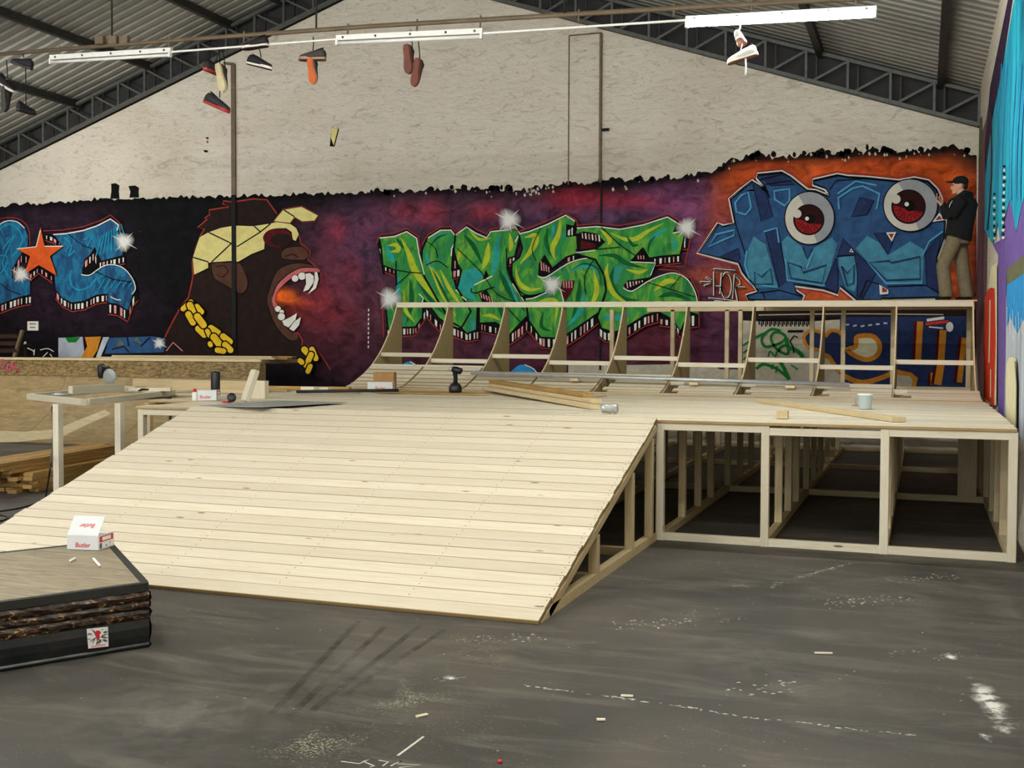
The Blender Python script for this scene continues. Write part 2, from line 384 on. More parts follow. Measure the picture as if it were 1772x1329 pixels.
# a doubled stud by the wall, as in the picture
box('stud', deck, 0.40, 0.60, 13.50, 13.57, T, FZ-T, M['stud'])
PW, PP = 0.1420, 0.1455
side = empty('side_platform', (-9.2, 11.0, 0), 'low timber platform carrying the tools left of the main deck', 'platform')
y = FY-0.015; k = 0
while y < 14.75:
    cuts = [-7.95] + [c + rnd.uniform(-0.02, 0.02) for c in ((-5.2,-1.27) if k % 2 else (-3.2,))] + [0.745 + rnd.uniform(-0.012, 0.006)]
    if y > 10.9: cuts = [-8.70 if y < 12.3 else -10.3] + cuts
    for a, b in zip(cuts[:-1], cuts[1:]):
        zt = (FZ+DZ)/2+rnd.uniform(-0.0015, 0.0015)
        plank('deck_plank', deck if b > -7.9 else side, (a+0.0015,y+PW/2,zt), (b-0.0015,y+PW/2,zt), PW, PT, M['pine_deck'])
    y += PP; k += 1
for (x, y) in ((-8.65,10.95),(-8.65,12.2),(-10.25,13.4),(-10.25,14.6)): box('post', side, x-T/2, x+T/2, y-T/2, y+T/2, 0, FZ-T, M['stud'])
for (x, ya, yb) in ((-8.65,10.9,14.7),(-10.25,12.3,14.7)): box('joist', side, x-T/2, x+T/2, ya, yb, FZ-T, FZ, M['stud'])

# ------------------------------------------------------------------ bank ramp
RX0, RX1, RY0, RY1 = -7.20, -2.222, 6.53, FY-0.02
ramp = empty('bank_ramp', (-4.7, RY0, 0), 'wide pale plank ramp sloping up from the floor to the deck', 'ramp')
sl = V((0, RY1-RY0, DZ-PT*0.2)); SLn = sl.length; sd = sl.normalized(); nrm = V((0,-sd.z,sd.y))
o0 = V((0, RY0, 0.002))
npl = 24; pp = SLn/npl
for i in range(npl):
    c = o0 + sd*(pp*(i+0.5)) + nrm*(-PT/2+0.022)
    if i == 0: c = c + V((0,0,0.002))
    h = rnd.uniform(-0.001, 0.0015)
    jit = rnd.uniform(-0.012, 0.012)
    a = c + V((RX0+rnd.uniform(-0.012,0.012),0,0)) + nrm*h; b = c + V((RX1+jit*0.6,0,0)) + nrm*h
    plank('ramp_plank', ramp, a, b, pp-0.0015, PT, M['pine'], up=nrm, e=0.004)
# screws, too small to pick apart
sv, sf = [], []
for i in range(npl):
    for x in [RX1-0.03]+[RX1-0.97-j for j in range(4)]:
        for q in (0.25, 0.75):
            c = o0 + sd*(pp*(i+q)) + nrm*0.0245 + V((x+rnd.uniform(-0.012,0.012),0,0)); n0 = len(sv)
            for kk in range(6): sv.append(c + V((0.006*math.cos(kk*math.pi/3),0,0)) + sd*(0.006*math.sin(kk*math.pi/3)))
            sf.append(tuple(range(n0, n0+6)))
tag(mesh('screw_heads', sv, sf, M['conduit'], ramp), kind='stuff')
def rz(y): return (y-RY0)*sl.z/sl.y
for x in (RX1-0.035, -3.2,-4.2,-5.2,-6.2, RX0+0.04):
    ya = RY0+0.24
    prism('base_plate', ramp, [(x-T/2,RY0+0.06,0.0),(x-T/2,RY1-0.02,0.0),(x-T/2,RY1-0.02,T),(x-T/2,ya+0.03,T)], (T,0,0), M['stud'])
    a = V((x,RY0+0.22,rz(RY0+0.22)-0.052)); b = V((x,RY1-0.05,rz(RY1-0.05)-0.052))
    beam('rafter', ramp, a, b, T, 0.062, M['stud'], up=nrm)
    for y in (7.90, 8.96): box('stud', ramp, x-T/2, x+T/2, y-T/2, y+T/2, T, rz(y)-0.10, M['stud'])
    if x > RX1-0.1: box('stud', ramp, x-T/2, x+T/2, RY1-0.20, RY1-0.13, T, rz(RY1-0.2)-0.09, M['stud'])
xs = (RX0+0.04,-6.2,-5.2,-4.2,-3.2,RX1-0.035)
for xa, xb in zip(xs[:-1], xs[1:]):
    for y in (7.86, 9.0): box('cross_rail', ramp, xa+T/2, xb-T/2, y-T/2, y+T/2, 0, T, M['stud'])

# ------------------------------------------------------------------ new quarter pipe frame
QX = [-8.28,-7.34,-6.34,-5.36,-4.37,-3.37,-2.37,-1.36,-0.35,0.665]
QY0, QR = 14.8, 2.3
def tq(x): return 0.0078*(0.67-x)      # the frame stands a touch higher at its far end
def qtop(x): return 2.415 + tq(x)
def qz(y): return DZ - 0.02 + QR - math.sqrt(max(0.0, QR*QR-(y-QY0)**2))
def qy(z): return QY0 + math.sqrt(QR*QR-(QR-(z-DZ+0.02))**2)
quarter = empty('quarter_pipe_frame', (-3.8, 16, DZ), 'unfinished new quarter pipe of curved plywood ribs and pine rails on deck', 'ramp')
for x in QX:
    zt = qtop(x)-0.004; yt = qy(zt-tq(x)); pts = []
    for i in range(17):
        y = QY0+0.10+(yt-QY0-0.10)*i/16
        # even steps along the arc
        th0 = math.asin(0.10/QR); th1 = math.asin((yt-QY0)/QR); th = th0+(th1-th0)*i/16
        pts.append((x-0.0105, QY0+QR*math.sin(th), DZ-0.02+QR*(1-math.cos(th))+tq(x)*min(1,i/5+0.2)))
    pts += [(x-0.0105,17.05,zt),(x-0.0105,17.05,DZ+0.003),(x-0.0105,QY0+0.10,DZ+0.003)]
    pts = [(p[0],p[1],max(p[2],DZ+0.003)) for p in pts]
    n = len(pts)
    v = [V(p) for p in pts]+[V(p)+V((0.021,0,0)) for p in pts]
    fs = [tuple(range(n-1,-1,-1)), tuple(range(n,2*n))]+[(i,(i+1)%n,n+(i+1)%n,n+i) for i in range(n)]
    mesh('plywood_rib', v, fs, [M['ply'],M['plyedge']], quarter, midx=[0,0]+[1]*n)
for i in range(len(QX)-1):
    xa, xb = QX[i]+0.011, QX[i+1]-0.011
    z = (qtop(xa)+qtop(xb))/2; y = qy(z-0.08-tq(xa))
    beam('top_rail', quarter, (xa-0.01,y+0.05,qtop(xa)-0.035), (xb+0.01,y+0.05,qtop(xb)-0.035), 0.07, 0.085, M['pine'])
    zm = 1.575 - (0.085 if i % 2 else 0.0); ym = qy(zm)+0.055
    beam('middle_rail', quarter, (xa,ym+0.015,zm-0.022+tq(xa)), (xb,ym+0.015,zm-0.022+tq(xb)), 0.07, 0.065, M['pine'])
    yt_ = 14.76+0.146*(8,8,7,7,7,6,6,6,5)[i]+0.05; beam('toe_rail', quarter, (xa,yt_,qz(yt_)-0.03+tq(xa)), (xb,yt_,qz(yt_)-0.03+tq(xb)), 0.07, 0.075, M['pine'])
    box('back_rail', quarter, xa, xb, 17.0, 17.05, DZ+0.003, DZ+0.075, M['pine'])
# planks already screwed to the foot of the curve, with stepped ends at the ribs
LIM = (8,8,7,7,7,6,6,6,5)
for r in range(8):
    yc = 14.76 + 0.146*(r+0.5); th = math.atan2(yc-QY0, QR); y0 = yc
    zc = (DZ if yc < QY0 else DZ-0.02+QR-math.sqrt(QR*QR-(yc-QY0)**2)) + 0.018
    up = V((0,-math.sin(max(0,th)),math.cos(th)))
    for i in range(len(QX)-1):
        lim = LIM[i]
        if r >= lim: continue
        xa, xb = QX[i]+((0.13+0.05*((r*7+i*3)%3) if i > 3 else 0.03) if r > 1 else -0.003), QX[i+1]-(0.012 if r > 1 else 0.003)
        if i == len(QX)-2: xb += 0.05
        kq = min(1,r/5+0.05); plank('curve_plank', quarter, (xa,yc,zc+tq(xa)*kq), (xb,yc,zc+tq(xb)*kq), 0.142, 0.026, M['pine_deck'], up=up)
# stud frame and landing behind
for px in (1059,1164,1258,1281,1405,1459,1545,1676):
    x = min(gy(px,600,18.2).x, 0.70); box('back_stud', quarter, x-0.033, x+0.033, 18.17, 18.24, DZ+0.075, qtop(x)-0.075, M['stud'])
box('back_plate', quarter, -4.2, 0.74, 18.17, 18.24, DZ+0.003, DZ+0.075, M['stud'])
for xa, xb in ((-4.3,-2.38),(-2.36,0.74)): box('back_plate', quarter, xa, xb, 18.17, 18.24, qtop(0)-0.075, qtop(0)-0.005, M['stud'])
for j in range(8):
    y = 16.99+0.155*j; beam('landing_board', quarter, (-2.37,y+0.075,qtop(-2.37)+0.012), (0.72,y+0.075,qtop(0.72)+0.012), 0.148, 0.022, M['stud'])
# the deck carries on under the quarter pipe to its back studs
for j in range(4):
    box('support_board', deck, -8.28, 0.74, 15.66+j*0.72, 15.80+j*0.72, FZ+0.001, DZ+0.001, M['stud'])
# ------------------------------------------------------------------ paint on the walls
def paint(name, c, var=0.25, scale=6.0, rough=0.7, c2=None, stretch=(1,1,1)):
    t = NT(name); n = t.noise(t.obj(stretch), scale, 5, 0.6, 0.5)
    d = c2 or tuple(x*(1-var) for x in c[:3])+(1,); h = tuple(min(1, x*(1+var)) for x in c[:3])+(1,)
    return t.done(t.ramp(n, [(0.35, d), (0.65, h if not c2 else c)]), rough, 0, 0.12)
Q = dict(
    black=paint('paint_black', rgb(7,6,7), 0.3), white=paint('paint_white', rgb(236,234,224), 0.06), pink=paint('paint_pink', rgb(222,150,150), 0.2),
    redline=paint('paint_dark_red', rgb(160,56,46), 0.2), orange=paint('paint_orange', rgb(222,92,38), 0.12), blue=None, teal=paint('paint_teal', rgb(28,150,182), 0.2),
    navy=paint('paint_navy', rgb(50,86,130), 0.22), navy2=paint('paint_deep_navy', rgb(38,54,94), 0.2), steel=paint('paint_steel_blue', rgb(74,142,166), 0.2), sky=paint('paint_light_blue', rgb(86,164,204), 0.12),
    brown=paint('paint_dark_brown', rgb(37,24,20), 0.2), brown2=paint('paint_brown', rgb(84,54,42), 0.2), cream=paint('paint_cream_yellow', rgb(228,216,140), 0.08),
    gold=paint('paint_gold', rgb(238,196,44), 0.12), maroon=paint('paint_maroon', rgb(84,16,24), 0.35), lip=paint('paint_lip_pink', rgb(204,108,108), 0.12),
    eyewhite=paint('paint_eye_white', rgb(214,211,196), 0.05), eyegrey=paint('paint_eye_grey', rgb(160,164,168), 0.08), iris=paint('paint_iris', rgb(44,12,14), 0.2), irisred=paint('paint_iris_red', rgb(150,28,30), 0.35, 20),
    green=None, tag=paint('paint_green_tag', rgb(24,124,44), 0.15), beige=paint('paint_bare_plaster', rgb(198,190,168), 0.12, 9), amber=paint('paint_amber', rgb(214,140,44), 0.15),
    olive=paint('paint_olive', rgb(108,110,84), 0.15), cyan=paint('paint_cyan', rgb(52,196,216), 0.0, 3.0, c2=rgb(22,120,160), stretch=(1,4,0.35)), purple=paint('paint_purple', rgb(116,92,162), 0.12), red=paint('paint_bright_red', rgb(214,62,38), 0.12),
    mist=paint('paint_pale_mist', rgb(206,214,222), 0.0, 2.0, c2=rgb(150,160,176), stretch=(1,5,0.5)), skyblue=paint('paint_sky_blue', rgb(54,150,214), 0.15), plum=paint('paint_plum_streaks', rgb(150,120,124), 0.0, 3.0, c2=rgb(86,42,60), stretch=(1,8,0.3)), violet=paint('paint_dark_violet', rgb(56,36,66), 0.25), fire=paint('paint_fire', rgb(222,98,34), 0.2), leaf=paint('paint_moss', rgb(96,110,70), 0.2), ivory=paint('paint_ivory', rgb(232,226,186), 0.08))
def m_green():
    t = NT('paint_green_yellow'); v = t.obj((1.5, 1, 0.8)); n = t.noise(v, 1.25, 3, 0.55, 2.2); s = t.noise(t.obj((2.6, 1, 0.9)), 1.6, 4, 0.55, 2.0)
    c = t.ramp(n, [(0.28, rgb(40,150,132)), (0.40, rgb(30,134,62)), (0.52, rgb(58,158,54)), (0.62, rgb(112,176,52)), (0.72, rgb(40,142,60))])
    return t.done(t.mix(t.ramp(s, [(0.54, (0,0,0,1)), (0.66, (0.7,)*3+(1,))]), c, rgb(16,100,44)), 0.65, 0, 0.3)
def m_blue():
    t = NT('paint_blue'); n = t.noise(t.obj((2.2, 1, 1.0)), 2.0, 4, 0.6, 1.2)
    return t.done(t.ramp(n, [(0.30, rgb(20,44,84)), (0.48, rgb(20,84,128)), (0.62, rgb(24,122,160)), (0.72, rgb(30,92,138))]), 0.65, 0, 0.3)
Q['green'] = m_green(); Q['blue'] = m_blue()
def m_glow():
    t = NT('paint_white_mist'); a = t.n('VertexColor', layer_name='Col'); t.l(a.outputs[0], t.b.inputs['Alpha']); return t.done(rgb(240,240,236), 0.8, 0, 0.1)
Q['glow'] = m_glow()
Q['sea'] = paint('paint_sea_green', rgb(44,162,150), 0.2); Q['yellow'] = paint('paint_lime_yellow', rgb(184,200,52), 0.15); Q['deep'] = paint('paint_deep_green', rgb(14,98,48), 0.2)
def swishes(F, items):
    for pts, w, m in items: F.line(pts, w, Q[m], smooth=5, taper=True)

class Fig:
    """flat painted figure on a wall: picture outlines carried onto the wall surface"""
    def __init__(s, name, label, wall, put, T=(0,0,1), lift=0):
        s.o = bpy.data.objects.new(name, None); COL.objects.link(s.o); par(s.o, wall); s.o['label'] = label
        s.put, s.T, s.lift = put, T, lift; s.buf = {}; s.cur = None; s.layer = 1
    def at(s, ox, oy, sc): s.T = (ox, oy, sc); return s
    def part(s, name, layer=None):
        s.flush(); s.cur = name
        s.v, s.f, s.mi, s.ms = [], [], [], []
        if layer is not None: s.layer = layer
        return s
    def P(s, p, lay): return s.put(s.T[0]+p[0]/s.T[2], s.T[1]+p[1]/s.T[2], 0.004+0.0012*(lay+s.lift))
    def _m(s, m):
        if m not in s.ms: s.ms.append(m)
        return s.ms.index(m)
    def poly(s, pts, m, smooth=0, lay=None):
        s.layer += 0 if lay is not None else 1; lay = s.layer if lay is None else lay
        if smooth: pts = smoothp(pts, smooth, True)
        n = len(s.v); s.v += [s.P(p, lay) for p in pts]; s.f.append(tuple(range(n, n+len(pts)))); s.mi.append(s._m(m)); return s
    def line(s, pts, w, m, closed=False, smooth=0, taper=False):
        s.layer += 1
        if smooth: pts = smoothp(pts, smooth, closed)
        if closed: pts = list(pts)+[pts[0]]
        n0 = len(s.v); N = len(pts)
        for i, p in enumerate(pts):
            a, b = pts[max(i-1,0)], pts[min(i+1,N-1)]
            if closed and i in (0, N-1): a, b = pts[-2], pts[1]
            dx, dy = b[0]-a[0], b[1]-a[1]; L = math.hypot(dx, dy) or 1
            ww = w/2*(1 if not taper else max(0.1, math.sin(math.pi*min(max(i/(N-1),0.05),0.95))))
            s.v += [s.P((p[0]-dy/L*ww, p[1]+dx/L*ww), s.layer), s.P((p[0]+dy/L*ww, p[1]-dx/L*ww), s.layer)]
        for i in range(N-1): s.f.append((n0+2*i, n0+2*i+1, n0+2*i+3, n0+2*i+2)); s.mi.append(s._m(m))
        return s
    def oval(s, c, r, m, n=28, rot=0.0):
        rx, ry = r if isinstance(r, tuple) else (r, r)
        return s.poly([(c[0]+rx*math.cos(2*math.pi*k/n)*math.cos(rot)-ry*math.sin(2*math.pi*k/n)*math.sin(rot), c[1]+rx*math.cos(2*math.pi*k/n)*math.sin(rot)+ry*math.sin(2*math.pi*k/n)*math.cos(rot)) for k in range(n)], m)
    def caps(s, a, b, w, m, out=None):
        dx, dy = b[0]-a[0], b[1]-a[1]; L = math.hypot(dx, dy); an = math.atan2(dy, dx)
        def sh(ww):
            r = ww/2; q = []
            for k in range(9): t = an+math.pi/2-math.pi*k/8; q.append((b[0]+r*math.cos(t), b[1]+r*math.sin(t)))
            for k in range(9): t = an-math.pi/2-math.pi*k/8; q.append((a[0]+r*math.cos(t), a[1]+r*math.sin(t)))
            return q
        if out: s.poly(sh(w+out), Q['black'])
        return s.poly(sh(w), m)
    def drop(s, path, h, rim=True):
        """striped block shading hanging below an edge"""
        s.layer += 1; lay = s.layer
        n0 = len(s.v)
        for (x, y) in path: s.v += [s.P((x, y-6), lay), s.P((x, y+h), lay)]
        for i in range(len(path)-1): s.f.append((n0+2*i, n0+2*i+2, n0+2*i+3, n0+2*i+1)); s.mi.append(s._m(Q['black']))
        s.layer += 1; lay = s.layer
        xs = [p[0] for p in path]; x = min(xs)+8; inc = sorted(path)
        def yy(x):
            for (a, b) in zip(inc[:-1], inc[1:]):
                if a[0] <= x <= b[0]: return a[1]+(b[1]-a[1])*(x-a[0])/((b[0]-a[0]) or 1)
            return inc[-1][1]
        while x < max(xs)-10:
            w = rnd.choice((7, 9, 12, 16)); m = Q['pink'] if rnd.random() < 0.35 else Q['white']
            y0, y1 = yy(x)+10, yy(x)+h-9; n = len(s.v)
            s.v += [s.P((x, y0), lay), s.P((x+w, yy(x+w)+10), lay), s.P((x+w-1, yy(x+w)+h-9), lay), s.P((x+1, y1), lay)]
            s.f.append((n, n+1, n+2, n+3)); s.mi.append(s._m(m)); x += w+rnd.choice((9, 12, 18, 24))
        if rim: s.line([(x, y+h+3) for (x, y) in path], 7, Q['redline'])
        return s
    def spark(s, c, r):
        s.layer += 1; lay = s.layer; n = 24; vs_ = [s.P(c, lay)]; al = [1.0]
        for f, A in ((0.30,0.95),(0.55,0.45),(0.85,0.0)):
            for k in range(n): t = 2*math.pi*k/n; q = r*f*(1+0.12*math.sin(3*t+c[0])); vs_.append(s.P((c[0]+q*math.cos(t), c[1]+q*math.sin(t)), lay)); al.append(A)
        fs = [(0,1+k,1+(k+1)%n) for k in range(n)]+[(1+j*n+k,1+(j+1)*n+k,1+(j+1)*n+(k+1)%n,1+j*n+(k+1)%n) for j in range(2) for k in range(n)]
        o = mesh('sparkle_glow', vs_, fs, Q['glow'], s.o); ca = o.data.color_attributes.new('Col', 'FLOAT_COLOR', 'POINT')
        ca.data.foreach_set('color', [x for A in al for x in (A,A,A,1.0)])
        for t, L in ((0.5,1.25),(1.35,0.9),(2.3,1.0),(3.6,1.1),(4.4,0.8),(5.5,1.05)):
            s.line([(c[0]-math.cos(t)*r*0.1, c[1]-math.sin(t)*r*0.1), (c[0]+math.cos(t)*r*L*0.5, c[1]+math.sin(t)*r*L*0.5), (c[0]+math.cos(t)*r*L, c[1]+math.sin(t)*r*L)], 6, Q['white'], taper=True)
        return s
    def flush(s):
        if s.cur and s.v: mesh(s.cur, s.v, s.f, s.ms, s.o, midx=s.mi)
        s.cur = None
def on_back(px, py, d): p = gy(px, py, WY); return V((p.x, WY-d, p.z))
def on_right(px, py, d): p = gx(px, py, WX); return V((WX-d, p.y, p.z))

# spray-clouded background of the back wall mural
TOPE = [(0,356),(60,352),(130,347),(185,343),(240,342),(330,340),(440,337),(560,335),(650,331),(720,329),(800,326),(850,327),(905,326),(930,322),(985,317),(1042,314),(1110,312),(1180,306),(1225,297),(1250,290),(1262,277),(1310,268),(1345,271),(1400,264),(1450,266),(1500,258),(1560,262),(1610,256),(1645,253),(1690,266)]
def tope(x):
    x = max(0.0, x)
    for (a, b) in zip(TOPE[:-1], TOPE[1:]):
        if a[0] <= x <= b[0]: return a[1]+(b[1]-a[1])*(x-a[0])/(b[0]-a[0])
    return TOPE[-1][1]
BL = [(60,420,110,50,(46,32,46)),(150,520,90,40,(38,26,38)),(290,400,60,90,(14,14,16)),(380,345,90,25,(14,14,15)),(560,350,60,20,(28,22,26)),
 (600,430,50,80,(82,58,88)),(585,400,16,22,(168,50,60)),(610,470,14,26,(150,48,58)),(560,510,18,20,(158,50,58)),(630,400,18,18,(120,60,84)),(590,540,30,18,(128,44,50)),(640,560,20,20,(96,58,80)),(620,520,50,60,(96,50,62)),(575,470,30,70,(128,48,58)),(560,540,40,30,(120,44,52)),(600,590,60,30,(78,34,44)),(540,430,30,50,(60,34,46)),
 (700,368,60,22,(118,62,84)),(690,345,40,14,(70,44,58)),(745,368,22,16,(166,52,66)),(700,365,14,12,(160,50,62)),(840,366,26,14,(158,52,66)),(800,350,40,14,(84,54,70)),(900,350,40,18,(96,60,80)),(990,350,40,20,(158,44,60)),(1080,352,70,12,(158,52,72)),(1000,372,80,14,(84,60,88)),(1080,372,70,12,(86,62,92)),(1180,350,60,26,(140,78,120)),(1190,330,40,14,(86,50,76)),(1235,420,40,60,(112,60,92)),(1200,400,30,30,(120,70,108)),
 (900,440,200,60,(90,56,80)),(640,620,60,40,(62,34,46)),(760,600,80,25,(92,48,62)),(860,600,60,30,(86,48,66)),(950,610,60,25,(98,44,60)),(1040,610,50,30,(92,48,66)),(1150,590,60,40,(104,46,62)),(1240,590,40,60,(92,50,76)),(1235,520,40,20,(110,66,102)),
 (484,512,8,9,(240,110,36)),(494,514,13,9,(236,104,34)),(494,514,13,9,(236,104,34)),(514,522,14,6,(222,92,36)),(535,526,16,5,(196,76,44)),(500,540,30,14,(120,40,30)),
 (1250,352,22,30,(206,88,40)),(1232,410,16,34,(190,84,48)),(1285,318,30,18,(214,88,36)),(1330,297,40,12,(212,86,38)),(1410,300,60,16,(222,96,42)),(1480,300,50,14,(216,84,36)),(1560,290,60,14,(222,92,38)),(1640,300,40,20,(230,98,36)),(1665,350,20,50,(210,86,36)),(1560,265,60,6,(60,36,24)),(1675,280,20,16,(50,32,24)),(1650,450,24,80,(206,84,40)),
 (1240,478,40,16,(206,92,46)),(1290,500,40,20,(224,98,44)),(1420,508,50,14,(228,104,52)),(1330,525,80,12,(190,84,48)),(1600,515,60,14,(190,84,44))]
def bgcol(x, y):
    w0 = 0.55; r, g, b = 15*w0, 12*w0, 16*w0
    for (cx, cy, sx, sy, c) in BL:
        q = ((x-cx)/sx)**2+((y-cy)/sy)**2
        if q < 9:
            w = 5.0*math.exp(-q); w0 += w; r += c[0]*w; g += c[1]*w; b += c[2]*w
    e = y-tope(x); k = min(1.0, max(0.0, e/16.0)); k = 0.25+0.75*k
    return rgb(r/w0*k, g/w0*k, b/w0*k)
def m_bg():
    t = NT('paint_sprayed_background'); a = t.n('VertexColor', layer_name='Col')
    n = t.noise(t.obj((1,1,1.4)), 3.0, 6, 0.65, 0.8); c = t.mix(0.9, a.outputs[0], t.ramp(n, [(0.3, (0.32,)*3+(1,)), (0.7, (1.8,)*3+(1,))]), 'MULTIPLY')
    s = t.noise(t.obj((1,1,1)), 22, 2, 0.5); c = t.mix(t.ramp(s, [(0.74, (0,0,0,1)), (0.78, (0.6,)*3+(1,))]), c, rgb(170,160,165))
    return t.done(c, 0.75, 0, 0.1)
cols_n, rows_n = 340, 56
vs_, cc = [], []
for j in range(rows_n+1):
    for i in range(cols_n+1):
        x = -6+1696*i/cols_n; t0 = tope(x)
        if j == 0: t0 += rnd.choice((-3,-1,0,1,2,3,4))+rnd.uniform(-2.5,2.5)*(1.6 if 880 < x < 1000 or x > 1225 else 0.7 if x > 640 else 0.25)
        y = t0+(700-t0)*(j/rows_n)
        vs_.append(on_back(x, y, 0.004)); cc.append(bgcol(x, y))
fs = [(j*(cols_n+1)+i, j*(cols_n+1)+i+1, (j+1)*(cols_n+1)+i+1, (j+1)*(cols_n+1)+i) for j in range(rows_n) for i in range(cols_n)]
bgm = m_bg(); bg = mesh('mural_background', vs_, fs, bgm, wall_back)
ca = bg.data.color_attributes.new('Col', 'FLOAT_COLOR', 'POINT'); ca.data.foreach_set('color', [x for c in cc for x in c])
tag(bg, 'dark purple, black and orange sprayed background of the mural')
# ragged brushed edge
F = Fig('brushed_edge', 'ragged black brush marks along the top of the mural', wall_back, on_back, lift=-1)
F.part('brush_mark', 0)
for (x, y, w, h) in [(191,318,16,26),(224,322,17,20),(1047,312,30,8)]: F.poly([(x+rnd.uniform(-2,2),y),(x+w*0.6,y-1),(x+w,y+3),(x+w-1,y+h*0.5),(x+w,y+h),(x,y+h),(x+2,y+h*0.5)], Q['black'])
for i in range(70):
    x = rnd.uniform(640,1690); y = tope(x)-rnd.uniform(-2,5); r = rnd.uniform(2.5,8)
    F.poly([(x-r,y+3),(x-r*0.5,y-rnd.uniform(1,4)),(x+r*0.3,y-rnd.uniform(2,5)),(x+r,y),(x+r*0.8,y+5),(x,y+7)], Q['black'], lay=2)
for i in range(60):
    x = rnd.choice((rnd.uniform(890,960), rnd.uniform(1240,1690), rnd.uniform(640,1690))); y = tope(x)+rnd.uniform(2,14); r = rnd.uniform(1,3.5)
    F.poly([(x-r*0.6,y),(x+r*0.2,y-r),(x+r,y+r*0.5),(x,y+r*1.3)], Q['beige'], lay=4)
F.flush()

# blue lettering with the star
F = Fig('blue_lettering', 'blue graffiti letters with an orange star and striped block shading', wall_back, on_back).at(0,320,3.797)
F.part('letter', 1)
L1 = [(-40,280),(0,262),(30,243),(70,235),(120,245),(165,285),(188,340),(183,400),(150,445),(112,500),(88,560),(80,608),(100,625),(150,610),(200,590),(200,720),(150,730),(90,748),(-40,800)]
F.drop([(-40,800),(0,785),(60,762),(130,738),(203,725)], 58).poly(L1, Q['black']).line(L1, 14, Q['black'], True).poly(L1, Q['blue'])
F.line([(-10,300),(40,262),(80,262),(130,300),(150,360),(125,420),(80,470)], 9, Q['teal'], smooth=4).line([(20,420),(100,330),(60,410),(20,520),(60,600)], 8, Q['teal'], smooth=3).line([(0,640),(60,690),(140,720)], 5, Q['black'], smooth=3)
F.line([(0,262),(30,243),(70,235),(120,245),(165,285)], 6, Q['white'], smooth=3).line([(-10,600),(40,540),(50,470),(0,465)], 6, Q['teal'], smooth=3)
F.drop([(85,560),(115,500),(150,450),(195,470)], 60, False)
F.line([(0,222),(60,215),(130,225),(180,265),(200,330),(200,400)], 5, Q['redline'], smooth=3)
F.part('letter')
L2 = [(365,328),(450,322),(560,302),(650,272),(740,226),(793,265),(783,300),(800,400),(816,462),(675,500),(632,408),(590,470),(557,530),(548,590),(600,595),(650,562),(690,537),(740,525),(800,535),(850,570),(890,630),(903,685),(880,720),(850,822),(780,782),(717,772),(717,715),(640,722),(560,762),(480,772),(420,742),(375,690),(368,600),(350,470),(410,390)]
F.drop([(300,320),(350,335),(410,382)], 42).drop([(370,690),(420,745),(480,775),(560,765),(640,725),(717,715)], 55).drop([(717,775),(780,785),(848,825)], 72).drop([(850,822),(882,728),(915,690)], 66).drop([(655,505),(740,485),(830,466)], 50)
F.line(L2, 16, Q['black'], True).poly(L2, Q['blue'])
F.poly([(548,590),(550,545),(585,478),(632,408),(668,500),(650,530),(600,592)], Q['black']).drop([(560,500),(628,440),(655,500)], 60, False)
F.line([(480,560),(468,620),(490,672),(540,690),(600,665),(640,620),(700,590)], 10, Q['teal'], smooth=4).line([(430,345),(480,400),(460,470),(500,430)], 8, Q['teal'], smooth=3).line([(560,360),(620,330),(580,410)], 10, Q['teal'])
for k in range(9): F.line([(640+k*26,470-k*8),(680+k*16,330-k*9)], 7, Q['teal'])
for k in range(6): F.line([(660+k*40,690-k*4),(700+k*38,620+k*2)], 8, Q['teal'])
F.line([(365,328),(450,322),(560,302),(650,272),(740,226),(793,265),(783,300)], 8, Q['white']).line([(548,590),(600,595),(650,562),(690,537),(740,525),(800,535),(850,570),(890,630),(903,685),(880,720)], 6, Q['white'], smooth=3)
F.line([(460,322),(560,400),(620,420)], 5, Q['black']).line([(640,570),(760,622),(885,640)], 5, Q['black']).line([(740,735),(780,755),(810,757)], 6, Q['white'])
F.line([(300,305),(420,300),(560,278),(680,235),(740,200),(800,250),(812,300)], 5, Q['redline'])
F.part('star')
ST = [(283,280),(310,405),(432,405),(345,470),(390,598),(272,528),(180,588),(215,470),(128,422),(255,405)]
F.drop([(205,590),(272,535),(362,598)], 46).line(ST, 12, Q['black'], True).poly(ST, Q['orange']).line([(128,422),(255,408),(283,300)], 6, Q['white']).line([(310,405),(432,405)], 6, Q['white'])
F.part('sparkle').spark((832,375), 78).spark((158,590), 66); F.flush()

# roaring ape
F = Fig('ape_mural', 'painted roaring brown ape with cream headband and gold chain', wall_back, on_back).at(270,320,3.797)
HEAD = [(320,290),(290,340),(260,420),(240,500),(245,600),(235,650),(215,740),(165,800),(110,900),(60,1000),(60,1180),(1000,1180),(965,1065),(962,1020),(935,975),(905,975),(860,950),(810,880),(780,800),(765,740),(790,690),(850,620),(900,585),(960,545),(1060,548),(1040,525),(1000,495),(1015,440),(985,408),(955,390),(940,340),(930,300),(880,255),(800,190),(730,98),(640,92),(510,112),(445,105),(440,125),(480,145),(350,165),(355,195),(320,220),(340,225),(275,280)]
F.part('head', 1).poly(HEAD, Q['brown'])
F.poly([(735,720),(760,640),(800,560),(880,520),(960,513),(1040,528),(1082,600),(1060,548),(960,545),(900,582),(800,680),(775,740),(790,820),(830,910),(900,975),(932,975),(925,1020),(880,1022),(810,960),(760,870),(738,800)], Q['brown2'], 2)
F.line([(735,720),(760,640),(800,560),(880,520),(960,513),(1040,528)], 6, Q['black'], smooth=3).line([(738,800),(760,870),(810,960),(880,1022),(925,1020)], 6, Q['black'], smooth=3)
F.line([(60,1000),(110,900),(165,800),(215,740),(235,650),(245,600),(240,500),(260,420),(290,340),(320,290),(275,280),(340,225),(320,220),(355,195),(350,165),(480,145),(440,125),(445,105),(510,112),(640,92),(730,98),(795,188)], 9, Q['redline'])
